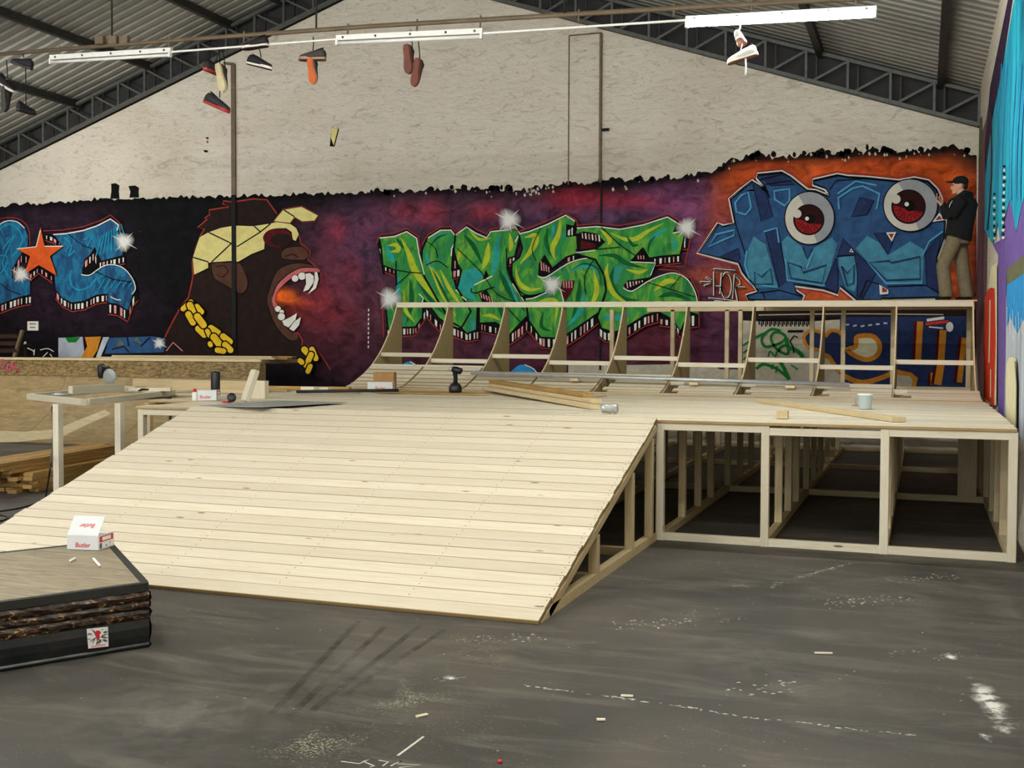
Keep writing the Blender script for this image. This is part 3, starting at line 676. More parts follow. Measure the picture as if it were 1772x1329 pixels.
F.line([(942,330),(955,390),(985,408),(1015,440),(1000,495),(1040,525),(1082,580),(1086,630),(1060,690),(1005,722),(970,695)], 7, Q['redline']).line([(905,975),(935,972),(965,1020),(960,1065),(1000,1062),(1060,1080),(1095,1130),(1150,1215)], 8, Q['redline'])
F.part('nose').poly([(825,445),(865,412),(960,405),(1002,440),(1000,480),(960,496),(880,492),(830,482)], Q['brown2'], 3).line([(825,445),(865,412),(960,405),(1002,440),(1000,480),(960,496),(880,492),(830,482)], 5, Q['black'], True, 3).line([(850,470),(900,455),(940,475)], 6, Q['black'])
F.part('ear').poly([(365,520),(460,512),(560,520),(605,620),(598,685),(560,716),(510,690),(450,655),(390,620),(370,570)], Q['brown2'], 3).line([(365,520),(370,570),(390,620),(450,655),(510,690),(560,716),(598,685),(605,620),(560,520)], 5, Q['black'], smooth=3).line([(400,540),(450,530),(475,570),(440,605),(405,590)], 5, Q['black'], smooth=3)
F.part('headband')
BAND = [(255,590),(245,480),(290,345),(350,312),(430,283),(520,268),(640,272),(755,255),(800,243),(870,245),(925,285),(942,325),(922,368),(903,360),(895,310),(860,285),(800,285),(750,310),(718,360),(715,422),(630,455),(545,505),(500,500),(375,508),(345,512),(348,545)]
TAIL = [(780,238),(840,165),(960,145),(1068,202),(1045,235),(965,240),(915,210),(885,250)]
F.line(BAND, 10, Q['black'], True).poly(BAND, Q['cream']).line(TAIL, 16, Q['redline'], True).line(TAIL, 9, Q['black'], True).poly(TAIL, Q['cream'])
for l in ([(350,312),(500,385),(540,405),(690,310),(757,255)],[(500,385),(370,507)],[(245,475),(350,507)],[(845,165),(915,210)],[(650,272),(690,308)]): F.line(l, 8, Q['black'])
F.part('eye_shadow').oval((805,350), (96,64), Q['maroon']).oval((830,362), (70,44), Q['brown'])
F.part('mouth').poly([(770,735),(800,660),(870,590),(960,545),(1060,545),(1082,575),(1000,570),(910,602),(835,665),(798,712),(790,770),(815,800),(800,830),(775,790)], Q['lip'], 2).line([(770,735),(800,660),(870,590),(960,545),(1060,545)], 6, Q['black'], smooth=3)
for c, r in (((920,615),22),((966,600),25),((808,815),20),((834,836),15),((832,866),24)): F.part('tooth').oval(c, r+4, Q['black'], 18).oval(c, r, Q['white'], 18)
for p in ([(990,585),(1020,580),(1045,600),(1045,640),(1010,690),(975,702),(995,650)],[(1050,575),(1068,572),(1078,620),(1060,680),(1005,720),(1040,670),(1052,620)],[(838,895),(890,870),(937,842),(925,890),(880,937),(850,922)],[(885,945),(920,897),(962,868),(950,922),(915,962)]):
    F.part('tooth').line(p, 9, Q['black'], True).poly(p, Q['white'])
for (a, b, c, d, w) in [(190,815,240,770,38),(280,800,310,835,40),(235,790,258,845,46),(225,850,255,905,44),(290,945,330,985,44),(285,865,325,920,48),(375,940,420,970,44),(352,960,366,990,34),(455,995,500,1030,44),(395,1000,430,1045,50),(370,1042,374,1052,34),(470,1050,505,1085,44),(420,1085,460,1092,40),(990,1082,1010,1102,46),(1040,1080,1065,1140,40),(1035,1115,1003,1185,40),(963,1155,975,1165,38),(1030,1190,1015,1225,36)]:
    F.part('chain_link').caps((a,b),(c,d), w-4, Q['gold'], 18)
F.part('triangle_mark').line([(88,1090),(132,1035),(195,1092)], 6, Q['pink'])
F.part('dashed_line')
for k in range(9): F.line([(1413,815+k*30),(1412,832+k*30)], 7, Q['white'])
F.flush()

# green lettering
F = Fig('green_lettering', 'green and yellow graffiti lettering reading NASE with striped block shading', wall_back, on_back)
A7, A8 = (600,320,3.797), (920,320,3.797)
F.at(*A7).part('letter', 1)
N1 = [(222,350),(320,340),(400,308),(465,352),(480,450),(515,590),(560,660),(600,722),(690,780),(770,735),(832,832),(770,938),(700,935),(610,870),(540,780),(500,740),(495,870),(450,930),(370,932),(280,948),(262,770),(340,700),(330,560),(245,525),(235,410)]
N2 = [(503,530),(505,430),(540,350),(620,300),(690,298),(730,350),(695,420),(690,560),(722,690),(770,735),(832,832),(770,938),(700,900),(610,760),(520,600)]
F.drop([(245,525),(330,556)], 44).drop([(262,938),(360,935),(450,930),(500,850),(525,808),(560,850),(640,930)], 58).drop([(680,500),(735,480)], 80)
F.poly([(205,390),(225,350),(245,520),(255,590),(240,590)], Q['black']).line([(222,420),(246,520)], 8, Q['white'])
F.line(N1, 26, Q['black'], True).poly(N1, Q['green'])
swishes(F, [([(360,350),(410,450),(450,560),(530,680),(620,790)],44,'yellow'),([(270,400),(330,395),(340,430),(290,440)],34,'yellow'),([(260,380),(290,470),(330,520)],36,'sea'),([(350,600),(340,760),(360,900)],40,'sea'),([(420,620),(430,760),(400,900)],34,'deep'),([(470,640),(560,760),(680,880)],26,'deep'),([(380,700),(390,820),(450,900)],26,'yellow'),([(330,350),(380,420)],22,'deep')])
F.line(N2, 26, Q['black'], True).poly(N2, Q['green'])
swishes(F, [([(540,520),(590,600),(640,720),(720,860)],40,'yellow'),([(620,560),(680,680),(760,800)],26,'yellow'),([(560,380),(620,330),(690,330)],24,'sea'),([(545,420),(600,350),(680,320)],14,'deep'),([(570,560),(640,700),(700,820)],20,'deep'),([(530,440),(540,500),(590,560)],26,'sea')])
F.line([(222,350),(320,340),(400,308),(465,352),(480,450),(515,590)], 8, Q['white']).line([(540,350),(620,300),(690,298),(730,350),(695,420),(692,470)], 8, Q['white']).line([(722,690),(770,735),(832,832),(800,880)], 8, Q['white']).line([(480,715),(510,745),(500,780)], 7, Q['white'])
F.line([(330,560),(420,575),(500,580)], 6, Q['black']).line([(330,660),(400,600),(420,575)], 5, Q['black']).line([(530,530),(600,500),(670,545)], 6, Q['black'], smooth=3).line([(530,370),(590,420),(600,480)], 5, Q['black'], smooth=3).line([(330,500),(330,600)], 7, Q['black'])
F.line([(200,390),(225,328),(310,320),(400,288),(478,340),(492,440)], 7, Q['redline']).line([(500,400),(540,330),(620,280),(690,275),(735,325)], 7, Q['redline']).line([(240,700),(250,1000)], 7, Q['redline'])
F.part('letter')
LA = [(730,332),(800,280),(860,320),(932,350),(960,310),(1060,300),(1120,280),(1148,320),(1125,400),(1110,468),(1068,480),(1060,540),(1100,650),(1218,835),(1150,900),(1070,988),(1055,950),(990,900),(885,905),(885,800),(862,800),(858,950),(800,972),(770,940),(832,832),(742,680),(770,560),(742,520),(720,430)]
F.drop([(700,560),(765,545)], 60).drop([(700,930),(800,968),(880,955)], 62).drop([(885,905),(1000,932)], 56).drop([(1060,990),(1150,930),(1195,888),(1290,990)], 72).drop([(1070,470),(1122,465)], 62)
F.line(LA, 26, Q['black'], True).poly(LA, Q['green'])
swishes(F, [([(940,380),(930,480),(900,560)],40,'yellow'),([(1000,330),(990,480),(970,600)],46,'sea'),([(780,330),(840,400),(900,520)],30,'deep'),([(1080,320),(1090,400),(1080,440)],30,'yellow'),([(760,420),(740,500)],26,'yellow'),([(1010,560),(1080,700),(1180,830)],40,'deep'),([(990,760),(1040,860),(1080,950)],36,'deep'),([(900,860),(960,860),(1020,890)],24,'yellow'),([(1040,560),(1110,720),(1160,830)],18,'sea'),([(820,300),(880,360),(960,350)],18,'yellow')])
F.poly([(742,680),(775,570),(850,545),(915,590),(852,660),(832,705),(878,770),(800,742)], Q['sea']).poly([(900,640),(925,560),(945,600)], Q['black']).poly([(880,720),(930,690),(985,800),(960,780),(900,770)], Q['black'])
for k in range(5): F.line([(890+k*18,710+k*8),(900+k*18,745+k*8)], 7, Q['pink'])
F.line([(850,660),(970,600)], 8, Q['white']).line([(830,680),(830,705),(860,712),(980,672)], 7, Q['black']).line([(730,332),(800,280),(860,320),(932,350),(960,310),(1060,300),(1120,280),(1148,320),(1118,380)], 8, Q['white'])
F.line([(1060,420),(1065,560),(1100,650),(1218,835)], 7, Q['black']).line([(1100,650),(1180,770)], 7, Q['white']).line([(740,420),(800,480),(900,580),(1000,720),(1160,780)], 5, Q['black'], smooth=3).line([(1060,800),(1150,900)], 6, Q['black']).line([(770,735),(800,760)], 7, Q['white'])
F.line([(735,325),(800,250),(870,295),(930,325),(955,295),(1060,282),(1150,308)], 7, Q['redline'])
F.at(*A8).part('letter')
LS = [(-65,327),(0,312),(120,265),(240,205),(300,245),(285,272),(240,262),(240,345),(312,340),(315,450),(240,472),(150,545),(100,460),(60,530),(55,600),(110,610),(250,522),(350,490),(430,490),(490,540),(510,620),(500,740),(465,825),(350,905),(235,985),(160,1002),(75,998),(0,890),(-12,800),(-30,755),(30,745),(150,690),(60,722),(-50,727),(-110,620),(-110,520),(-60,480),(-40,420)]
F.drop([(75,992),(160,1002),(235,988),(350,912),(450,832)], 76).drop([(240,300),(300,262)], 70).drop([(240,470),(315,452)], 50)
F.drop([(0,890),(75,995)], 72)
F.line(LS, 26, Q['black'], True).poly(LS, Q['green'])
swishes(F, [([(200,230),(190,330),(150,420),(170,500)],36,'yellow'),([(-30,350),(40,340),(20,420),(-60,520)],44,'yellow'),([(-90,540),(-70,640),(0,690),(80,680)],30,'yellow'),([(120,290),(110,380),(140,470)],28,'deep'),([(160,260),(150,360)],22,'sea'),([(260,580),(330,540),(420,540),(440,640)],34,'sea'),([(420,560),(440,700),(400,800)],36,'yellow'),([(330,620),(320,740),(280,880)],30,'deep'),([(40,780),(120,760),(180,780),(170,900)],34,'yellow'),([(90,830),(80,930),(140,960)],24,'deep'),([(360,700),(340,820),(250,930)],36,'sea'),([(280,560),(360,520),(450,560),(470,680)],14,'deep')])
F.poly([(58,600),(62,520),(98,465),(150,545),(110,605)], Q['black']); 
for k in range(4): F.line([(78+k*16,505+k*12),(82+k*16,565+k*4)], 8, Q['pink'])
F.poly([(205,690),(215,635),(298,630),(285,690),(235,770)], Q['maroon'])
for k in range(4): F.line([(225+k*18,635),(228+k*17,680)], 8, Q['pink'])
F.line([(-65,327),(0,312),(120,265),(240,205),(300,245)], 8, Q['white']).line([(55,600),(110,610),(250,522),(350,490),(430,490),(480,530)], 7, Q['white'], smooth=3).line([(-20,752),(30,745),(110,712),(195,680),(225,770)], 7, Q['white'], smooth=3)
F.line([(-110,600),(-60,700),(0,728),(90,712),(160,680)], 8, Q['black'], smooth=3).line([(75,290),(20,420),(45,500)], 5, Q['black'], smooth=3).line([(420,500),(365,600),(370,720)], 6, Q['black'], smooth=3)
F.line([(-60,310),(100,250),(235,188),(312,240),(320,280)], 7, Q['redline'])
F.part('letter')
LE = [(320,292),(450,282),(600,300),(750,272),(910,220),(967,255),(942,320),(1016,320),(995,420),(985,460),(860,470),(790,482),(748,415),(668,500),(672,515),(832,520),(792,610),(700,625),(640,642),(625,688),(680,702),(780,640),(880,597),(960,585),(1040,625),(1090,710),(1106,770),(1106,850),(1042,830),(990,955),(940,880),(850,832),(760,852),(650,922),(560,965),(480,940),(455,870),(480,800),(512,700),(502,600),(440,490),(318,455),(310,440),(450,425),(502,380),(440,325),(310,325)]
F.drop([(455,930),(500,965),(570,965),(650,930),(760,860),(850,835)], 66).drop([(850,872),(925,882)], 52).drop([(935,880),(990,958)], 46).drop([(1040,855),(1110,848)], 84).drop([(812,482),(990,462)], 54).drop([(985,330),(1040,325)], 100)
F.line(LE, 26, Q['black'], True).poly(LE, Q['green'])
swishes(F, [([(540,320),(620,360),(700,360),(780,310),(880,260)],30,'yellow'),([(470,300),(530,360),(520,400)],34,'yellow'),([(780,440),(800,370),(860,320),(920,290)],26,'sea'),([(780,460),(790,390),(830,340)],16,'deep'),([(940,350),(960,400),(940,440)],28,'sea'),([(640,340),(680,400),(720,400)],22,'deep'),([(460,470),(560,470),(640,520),(760,550)],32,'deep'),([(560,540),(540,640),(600,740),(720,760)],36,'deep'),([(520,520),(510,600),(560,720),(680,800)],34,'yellow'),([(820,700),(900,640),(980,640)],36,'yellow'),([(850,740),(940,720),(1060,760)],32,'deep'),([(740,790),(860,780),(980,800)],28,'yellow'),([(480,860),(560,880),(680,840)],40,'sea'),([(640,560),(720,580),(780,560)],24,'yellow')])
F.poly([(312,330),(360,312),(440,325),(502,380),(450,425),(318,446)], Q['black']).poly([(340,430),(345,370),(440,395),(440,420)], Q['maroon'])
for k in range(6): F.line([(352+k*22,322+k*3),(356+k*22,358+k*4)], 9, Q['white' if k%2 else 'pink'])
F.poly([(640,690),(622,665),(650,632),(780,622),(760,650),(690,695)], Q['black'])
for k in range(6): F.line([(645+k*20,642-k*2),(650+k*19,682-k*8)], 8, Q['white' if k%2 else 'pink'])
F.poly([(672,500),(748,415),(775,490)], Q['black'])
for k in range(3): F.line([(718+k*18,470),(720+k*18,495)], 7, Q['pink'])
F.line([(320,292),(450,282),(600,300),(750,272),(910,220),(967,255)], 8, Q['white']).line([(945,325),(1010,312)], 8, Q['white']).line([(668,512),(832,518),(800,600)], 7, Q['white']).line([(622,680),(680,702),(780,640),(880,597),(960,585),(1040,625),(1090,710),(1104,770)], 7, Q['white'], smooth=3).line([(315,452),(440,438)], 6, Q['white'])
F.line([(480,285),(600,400),(700,470)], 6, Q['black'], smooth=3).line([(440,430),(600,415)], 5, Q['black']).line([(780,645),(900,680),(1090,740)], 5, Q['black'], smooth=3).line([(930,680),(1000,600)], 5, Q['black']).line([(440,500),(490,580),(512,680),(490,780)], 8, Q['black'], smooth=3)
F.line([(320,275),(450,262),(600,275),(780,245),(900,193),(1002,250),(1062,350),(1022,540),(905,540),(850,560),(960,568),(1062,620),(1114,720),(1116,930)], 7, Q['redline'])
F.part('sparkle').spark((1035,290), 84).spark((160,660), 80).at(*A7).spark((1095,240), 92).spark((322,750), 90); F.flush()

# blue lettering with eyeballs
F = Fig('eyeball_lettering', 'dark blue angular graffiti letters with two bulging eyeballs on orange', wall_back, on_back)
H1, H2 = (1180,230,4.153), (1452,230,4.153); dx = 272*4.153
F.at(*H1)
OUT = [(120,860),(265,655),(300,675),(385,650),(350,475),(430,410),(505,350),(612,415),(632,470),(600,385),(545,322),(545,303),(720,285),(780,320),(900,415),(960,420),(1055,458),(1062,440),(1035,400),(945,367),(945,345),(1120,305)]+[(x+dx,y) for x,y in [(60,318),(200,326),(430,350),(540,330),(640,350),(700,410),(728,470),(740,560),(762,650),(752,760),(700,900),(720,1050),(742,1182),(310,1192),(300,1206),(130,1200),(10,1102)]]+[(1120,1155),(1020,1120),(805,1090),(825,1145),(872,1175),(860,1210),(480,1202),(465,1172),(550,1145),(520,1090),(470,1040),(440,1000),(410,932)]
F.part('letter_block', 1).line(OUT, 62, Q['redline'], True).line(OUT, 36, Q['white'], True).poly(OUT, Q['black'])
cxy = (900,760)
F.poly([(x+(cxy[0]+ (420 if x > 1000 else 0)-x)*0.012, y+(cxy[1]-y)*0.02) for x, y in OUT], Q['navy'])
for p in ([(470,850),(515,745),(600,800),(690,1110),(530,1115),(470,1010),(450,940)],[(722,880),(720,780),(760,740),(870,822),(902,905),(940,832),(1080,750),(1115,800),(1030,1110),(760,1060)],[(1128,892),(1250,880),(1262,1070),(1240,1140),(1180,1120),(1125,960)],[(x+dx,y) for x,y in [(120,830),(200,740),(290,790),(350,880),(510,780),(610,840),(600,1082),(340,1082),(210,930)]]):
    F.poly(p, Q['steel'])
for p in ([(510,365),(605,425),(655,600),(572,635)],[(600,710),(688,690),(760,1060),(700,1110)],[(1115,890),(1160,760),(1240,850),(1400,1000),(1300,1190),(1260,1180),(1262,1000),(1240,880)],[(410,830),(275,890),(400,930),(420,900)],[(550,310),(715,292),(810,372),(640,380)],[(1020,1110),(1110,900),(1125,1000),(1120,1150)],[(x+dx,y) for x,y in [(620,870),(745,700),(700,900),(730,1170),(630,1100)]],[(x+dx,y) for x,y in [(150,465),(250,490),(200,590),(90,605)]],[(x+dx,y) for x,y in [(250,720),(340,720),(385,790),(350,870)]]): F.poly(p, Q['navy2']).line(p, 6, Q['black'], True)
for l in ([(385,650),(465,890)],[(870,822),(902,910),(942,832)],[(560,340),(720,300)],[(600,372),(790,345)],[(1060,410),(1110,345),(1329,330)],[(560,1150),(700,1130),(860,1175)],[(600,1190),(580,1140)],[(690,690),(760,1060),(1020,1115)],[(1115,888),(1250,878)],[(x+dx,y) for x,y in [(350,1105),(620,1095),(740,1160)]],[(x+dx,y) for x,y in [(150,1180),(200,1060),(290,1090)]]): F.line(l, 7, Q['black'])
for l, c in (([(385,505),(430,450),(480,430),(500,540),(460,590),(395,570)],1),([(665,420),(775,405),(775,490),(740,525),(670,480)],1),([(195,820),(250,730),(380,700),(375,740),(300,770)],1),([(590,712),(685,685),(700,790)],0),([(1130,550),(1125,470),(1230,400),(1300,385),(1420,440),(1400,550)],0),([(1120,440),(1250,350),(1400,380)],0),([(745,900),(760,1060),(1030,1100)],0),([(470,850),(455,950),(500,1090),(690,1110)],0),([(870,950),(895,980),(945,860)],0),([(x+dx,y) for x,y in [(210,930),(340,1085),(600,1080)]],0),([(x+dx,y) for x,y in [(600,880),(650,780),(745,710)]],0)): F.line(l, 13, Q['sky'], bool(c))
for l in ([(530,1092),(525,1000),(575,1035),(640,975),(655,1085)],[(785,1045),(765,930),(860,965),(872,1005),(1040,950),(1010,1080)],[(1150,960),(1190,1010),(1240,950),(1235,1080),(1190,1100)],[(x+dx,y) for x,y in [(215,932),(360,920),(375,935),(580,890),(582,1050),(340,1060)]]): F.line(l, 11, Q['navy2'], True)
F.line(OUT, 9, Q['black'], True)
for (c, r, ic, ir, h1, h2) in (((920,615),(174,186),(915,627),107,((832,585),31),((903,620),14)),((513+dx,525),(190,184),(500+dx,535),119,((410+dx,482),33),((487+dx,518),16))):
    F.part('eyeball').oval(c, (r[0]+8,r[1]+8), Q['black'], 40).oval(c, r, Q['eyewhite'], 40)
    n = 40; a0, a1 = -2.05, 1.25
    F.poly([(c[0]+r[0]*math.cos(a0+(a1-a0)*k/24), c[1]+r[1]*math.sin(a0+(a1-a0)*k/24)) for k in range(25)]+[(c[0]+0.05*r[0],c[1]+0.3*r[1]),(c[0]-0.1*r[0],c[1]-0.3*r[1])], Q['eyegrey'])
    F.part('iris').oval(ic, ir+5, Q['black'], 32).oval(ic, ir, Q['iris'], 32)
    F.poly([(ic[0]+ir*0.92*math.cos(t), ic[1]+ir*0.92*math.sin(t)) for t in [0.35+k*(2.9/18) for k in range(19)]]+[(ic[0]-ir*0.25,ic[1]+ir*0.1),(ic[0]+ir*0.3,ic[1]+ir*0.25)], Q['irisred'])
    for k in range(9): a = 0.45+k*0.3; F.line([(ic[0]+ir*0.45*math.cos(a), ic[1]+ir*0.45*math.sin(a)),(ic[0]+ir*0.85*math.cos(a), ic[1]+ir*0.85*math.sin(a))], 4, Q['iris'])
    F.oval((ic[0]+8,ic[1]-6), ir*0.33, Q['black'], 20).oval(h2[0], h2[1], Q['white'], 14)
    F.part('glint').oval(h1[0], h1[1], Q['eyewhite'], 20)
F.at(*H2).part('red_corner')
for p in ([(338,720),(412,717),(380,786)],[(76,860),(90,833),(108,862)],[(290,1092),(355,1132),(355,1160),(295,1165)],[(670,645),(720,580),(760,632)]): F.poly(p, Q['white']).poly([((p[0][0]+p[1][0]+p[2][0])/3*0.45+x*0.55, (p[0][1]+p[1][1]+p[2][1])/3*0.45+y*0.55) for x,y in p], Q['redline'])
F.at(*H1).part('signature')
for off, m, w in ((0,Q['white'],15),(5,Q['black'],8)):
    for l in ([(235,982),(390,995)],[(240,1000),(240,1172)],[(235,1105),(300,1110)],[(295,1010),(285,1160)],[(388,1020),(375,1195)],[(388,1020),(425,1060),(430,1090),(388,1112),(465,1115)],[(392,1112),(412,1216)],[(200,1190),(405,1216)],[(240,1214),(360,1214)],[(140,1075),(215,1078)],[(180,1040),(222,1065)],[(168,1102),(222,1085)],[(330+38*math.cos(t),1100+92*math.sin(t)) for t in [k*math.pi/9 for k in range(19)]]): F.line([(x+off,y+off*0.5) for x,y in l], w, m)
F.flush()

# lower wall: bare plaster with a green tag, navy and amber letters, left patches
F = Fig('lower_wall_graffiti', 'green tag and navy and amber letters on bare plaster behind the quarter pipe', wall_back, on_back).at(1200,500,5.317)
F.part('bare_patch', 1).poly([(455,290),(640,300),(1060,300),(1360,280),(1360,900),(455,900)], Q['beige']).poly([(-1150,690),(-600,700),(0,690),(180,710),(250,740),(455,740),(455,1000),(-1150,1000)], Q['beige'])
F.part('black_band').poly([(455,200),(1350,190),(2700,190),(2700,262),(1350,262),(1060,250),(700,262),(455,290)], Q['brown']).line([(600,240),(1060,232),(1500,228),(2300,236)], 9, Q['beige'])
for x in range(600,1060,38): F.line([(x,275),(x+8,330),(x+26,300),(x+30,345)], 15, Q['black'])
F.part('green_tag')
for l, w in (([(800,385),(720,370),(650,420),(630,480),(660,530),(740,520),(820,485),(850,440),(800,402),(740,402),(715,450),(740,520),(790,570),(860,600),(875,560),(850,520),(800,540),(785,580)],24),([(860,450),(870,530),(940,560),(990,600),(1010,630)],36),([(570,450),(650,410)],22),([(580,735),(640,692),(740,720),(820,772),(880,832)],26),([(800,670),(840,740),(880,832)],34),([(690,622),(708,570),(752,622),(772,562)],14),([(455,520),(540,470)],18),([(460,590),(500,560)],14),([(460,650),(500,620)],14),([(720,740),(735,690)],14),([(760,770),(775,710)],14),([(900,700),(960,740)],12)): F.line(l, w, Q['tag'], smooth=3)
F.part('black_arrow').line([(870,390),(1010,388)], 20, Q['black']).line([(890,480),(930,430),(960,445)], 12, Q['black']).line([(890,480),(920,540),(925,590)], 12, Q['black'])
F.part('amber_letter').poly([(1020,420),(1080,375),(1170,400),(1240,430),(1290,375),(1360,400),(2530,400),(2530,1000),(1500,1000),(1340,770),(1260,640),(1160,560),(1060,540),(1015,480)], Q['navy2']).poly([(1350,262),(2560,250),(2560,460),(1350,440)], Q['navy2'])
F.line([(1155,560),(1060,535),(1020,470),(1030,420),(1085,380),(1175,400)], 30, Q['amber'], smooth=4).line([(1215,440),(1270,382),(1340,395),(1365,420)], 34, Q['amber'], smooth=3).line([(1170,600),(1240,620),(1290,690),(1345,770)], 40, Q['amber'], smooth=3).line([(1390,800),(1500,850),(1600,855),(1750,810),(1830,770)], 46, Q['amber'], smooth=3)
D4 = 272*5.317
F.poly([(1500,450),(1560,430),(1660,440),(1715,520),(1690,610),(1600,650),(1500,620),(1420,560),(1400,540),(1490,530)], Q['ivory']).line([(1500,450),(1560,430),(1660,440),(1715,520),(1690,610),(1600,650),(1500,620),(1420,560),(1495,530)], 44, Q['amber'], True, 3)
for a, b, w in (((640,300),(620,665),56),((850,380),(830,690),62),((1045,450),(1000,860),50),((780,770),(780,880),90),((830,690),(800,880),70)): F.line([(a[0]+D4-34,a[1]),(b[0]+D4-34,b[1])], w*0.8, Q['maroon']).line([(a[0]+D4,a[1]),(b[0]+D4,b[1])], w, Q['amber'])
F.poly([(425+D4,740),(560+D4,770),(620+D4,820),(600+D4,900),(425+D4,900)], Q['amber']).poly([(425+D4,790),(540+D4,800),(570+D4,840),(560+D4,900),(425+D4,900)], Q['beige'])
F.part('white_scribble').line([(700+D4,290),(830+D4,270),(860+D4,270)], 26, Q['white'], smooth=3).line([(720+D4,350),(850+D4,362)], 12, Q['white']).oval((910+D4,350), (34,46), Q['white'], 16).line([(690+D4,325),(900+D4,300)], 26, Q['red'])
for x in range(-120,320,70): F.line([(1520+x,350-abs(x)*0.15),(1555+x,340-abs(x)*0.1)], 16, Q['mist'])
F.at(600,320,3.797).part('blue_dome')
for (xa, xb, y0) in ((355,500,1160),(700,880,1190),(1085,1270,1180)):
    F.poly([(xa,1260),(xa+10,y0+40),(xa+(xb-xa)*0.4,y0),(xb-30,y0+30),(xb,1260)], Q['skyblue'] if xa != 700 else Q['leaf'], 3)
    F.line([(xa+(xb-xa)*0.5,y0),(xb-30,y0+30),(xb,1260)], 7, Q['white'], smooth=3)
F.flush()
F = Fig('left_wall_patches', 'orange, grey and blue painted patches low on the wall above old ramp', wall_back, on_back).at(0,320,3.797)
F.part('grey_patch', 2).poly([(385,1005),(545,998),(560,1140),(385,1140)], Q['mist']).poly([(430,1002),(530,1000),(500,1035),(450,1035)], Q['tag'])
F.part('orange_patch').poly([(560,1000),(668,996),(640,1090),(610,1140),(530,1140),(575,1060)], Q['amber']).line([(672,996),(645,1090),(615,1140)], 10, Q['black']).poly([(680,1000),(720,1000),(660,1140),(630,1140)], Q['mist'])
F.part('blue_patch').poly([(720,1005),(1000,995),(1090,1010),(1080,1100),(690,1110)], Q['navy'])
for p in ([(770,1060),(790,1010),(820,1050)],[(905,1000),(935,1050),(880,1020)]): F.poly(p, Q['leaf'])
for l in ([(740,1080),(820,1060),(850,1100)],[(840,1000),(850,1060)],[(930,1060),(990,1000)]): F.line(l, 8, Q['black'])
F.spark((1050,1040), 46).part('white_scrawl')
for l in ([(160,1060),(175,1030),(182,1135)],[(165,1130),(165,1070)],[(182,1070),(225,1090),(230,1110)],[(270,1085),(320,1075),(360,1095)],[(290,1130),(320,1100)],[(335,1110),(350,1130)],[(235,1080),(230,1120)]): F.line(l, 6, Q['white'], smooth=3)
F.flush()
F = Fig('wall_stickers', 'small yellow and black painted wedge high on the plaster', wall_back, on_back).at(400,0,3.909)
F.part('yellow_wedge', 1).poly([(680,862),(732,872),(700,992),(668,990)], Q['black']).poly([(680,864),(724,872),(695,985),(676,930)], Q['cream'])
F.at(0,0,3.909).part('small_mark').poly([(1388,930),(1412,928),(1410,945)], Q['black']).poly([(1395,950),(1412,955),(1406,975)], Q['redline']).poly([(1378,1015),(1408,1018),(1406,1032),(1385,1030)], Q['black'])
F.flush()

# right wall
F = Fig('dripping_mural', 'cyan, purple and red dripping graffiti on the side wall', wall_right, on_right).at(1452,230,4.153)
F.part('plum_streaks', 1).poly([(985,150),(1060,-100),(1110,-400),(1120,-100),(1075,400),(1065,900),(1060,1200),(1070,1880),(1010,1900),(985,1500)], Q['plum']).poly([(985,-60),(1030,-120),(1030,200),(985,330)], Q['leaf'])
F.part('violet_edge').poly([(1090,-330),(1220,-960),(1250,-960),(1150,-300),(1080,300),(1055,500),(1050,100)], Q['violet'])
F.part('mist_field').poly([(1215,1090),(1340,1020),(1400,1000),(1400,2300),(1200,2050),(1160,2000)], Q['mist'])
F.part('purple_field').poly([(1240,470),(1400,380),(1400,920),(1210,990),(1205,1600),(1190,2150),(1150,2080),(1150,880),(1110,800),(1165,770)], Q['purple'])
F.part('olive_band').poly([(1210,980),(1400,830),(1400,970),(1215,1095)], Q['olive'])
F.part('sky_field').poly([(1215,1095),(1400,970),(1400,1420),(1330,1340),(1290,1440),(1240,1320),(1212,1400)], Q['skyblue'])
F.part('cyan_field').poly([(1060,300),(1110,-100),(1190,-500),(1270,-960),(1500,-960),(1400,300),(1329,500),(1285,715),(1240,480),(1200,600),(1165,772),(1150,640),(1112,800),(1050,690)], Q['cyan'])
F.line([(1100,-200),(1105,300),(1075,700)], 12, Q['violet'], smooth=3)
for k in range(12): F.poly([(1120+rnd.uniform(-6,8),430+k*29),(1134+rnd.uniform(-4,8),432+k*29),(1132,448+k*29),(1118,446+k*29)], Q['white' if k%2 else 'black'], lay=12)
for k in range(20): F.poly([(1195+rnd.uniform(-8,8)-k*0.6,230+k*27),(1212+rnd.uniform(-6,8)-k*0.6,232+k*27),(1208-k*0.6,250+k*27),(1192-k*0.6,248+k*27)], Q['white' if k%2 else 'black'], lay=13)
for x in (1140,1180,1250,1290,1320): F.line([(x+40,-500),(x+5,100),(x,480)], 7, Q['skyblue'], smooth=3)
F.part('ivory_drips').poly([(1085,1130),(1105,960),(1150,930),(1150,1500),(1145,1960),(1040,1940),(1060,1200)], Q['ivory'])
F.part('red_field').poly([(1062,1180),(1085,1125),(1108,1110),(1134,1118),(1142,1500),(1130,1970),(1055,1900),(1050,1500)], Q['red']).line([(1100,1200),(1096,1500),(1092,1650)], 9, Q['ivory']).line([(1106,1700),(1104,1900)], 7, Q['ivory'])
F.part('ivory_shape').poly([(1225,1660),(1285,1620),(1298,1690),(1300,2100),(1270,2200),(1225,2080)], Q['ivory'], 3).line([(1290,1640),(1300,1800),(1298,2150)], 8, Q['olive'])
for k in range(6): F.line([(1230+k*22,1250+((k*53)%90)),(1228+k*24,1420+((k*37)%80))], 13, Q['white'], taper=True)
F.flush()
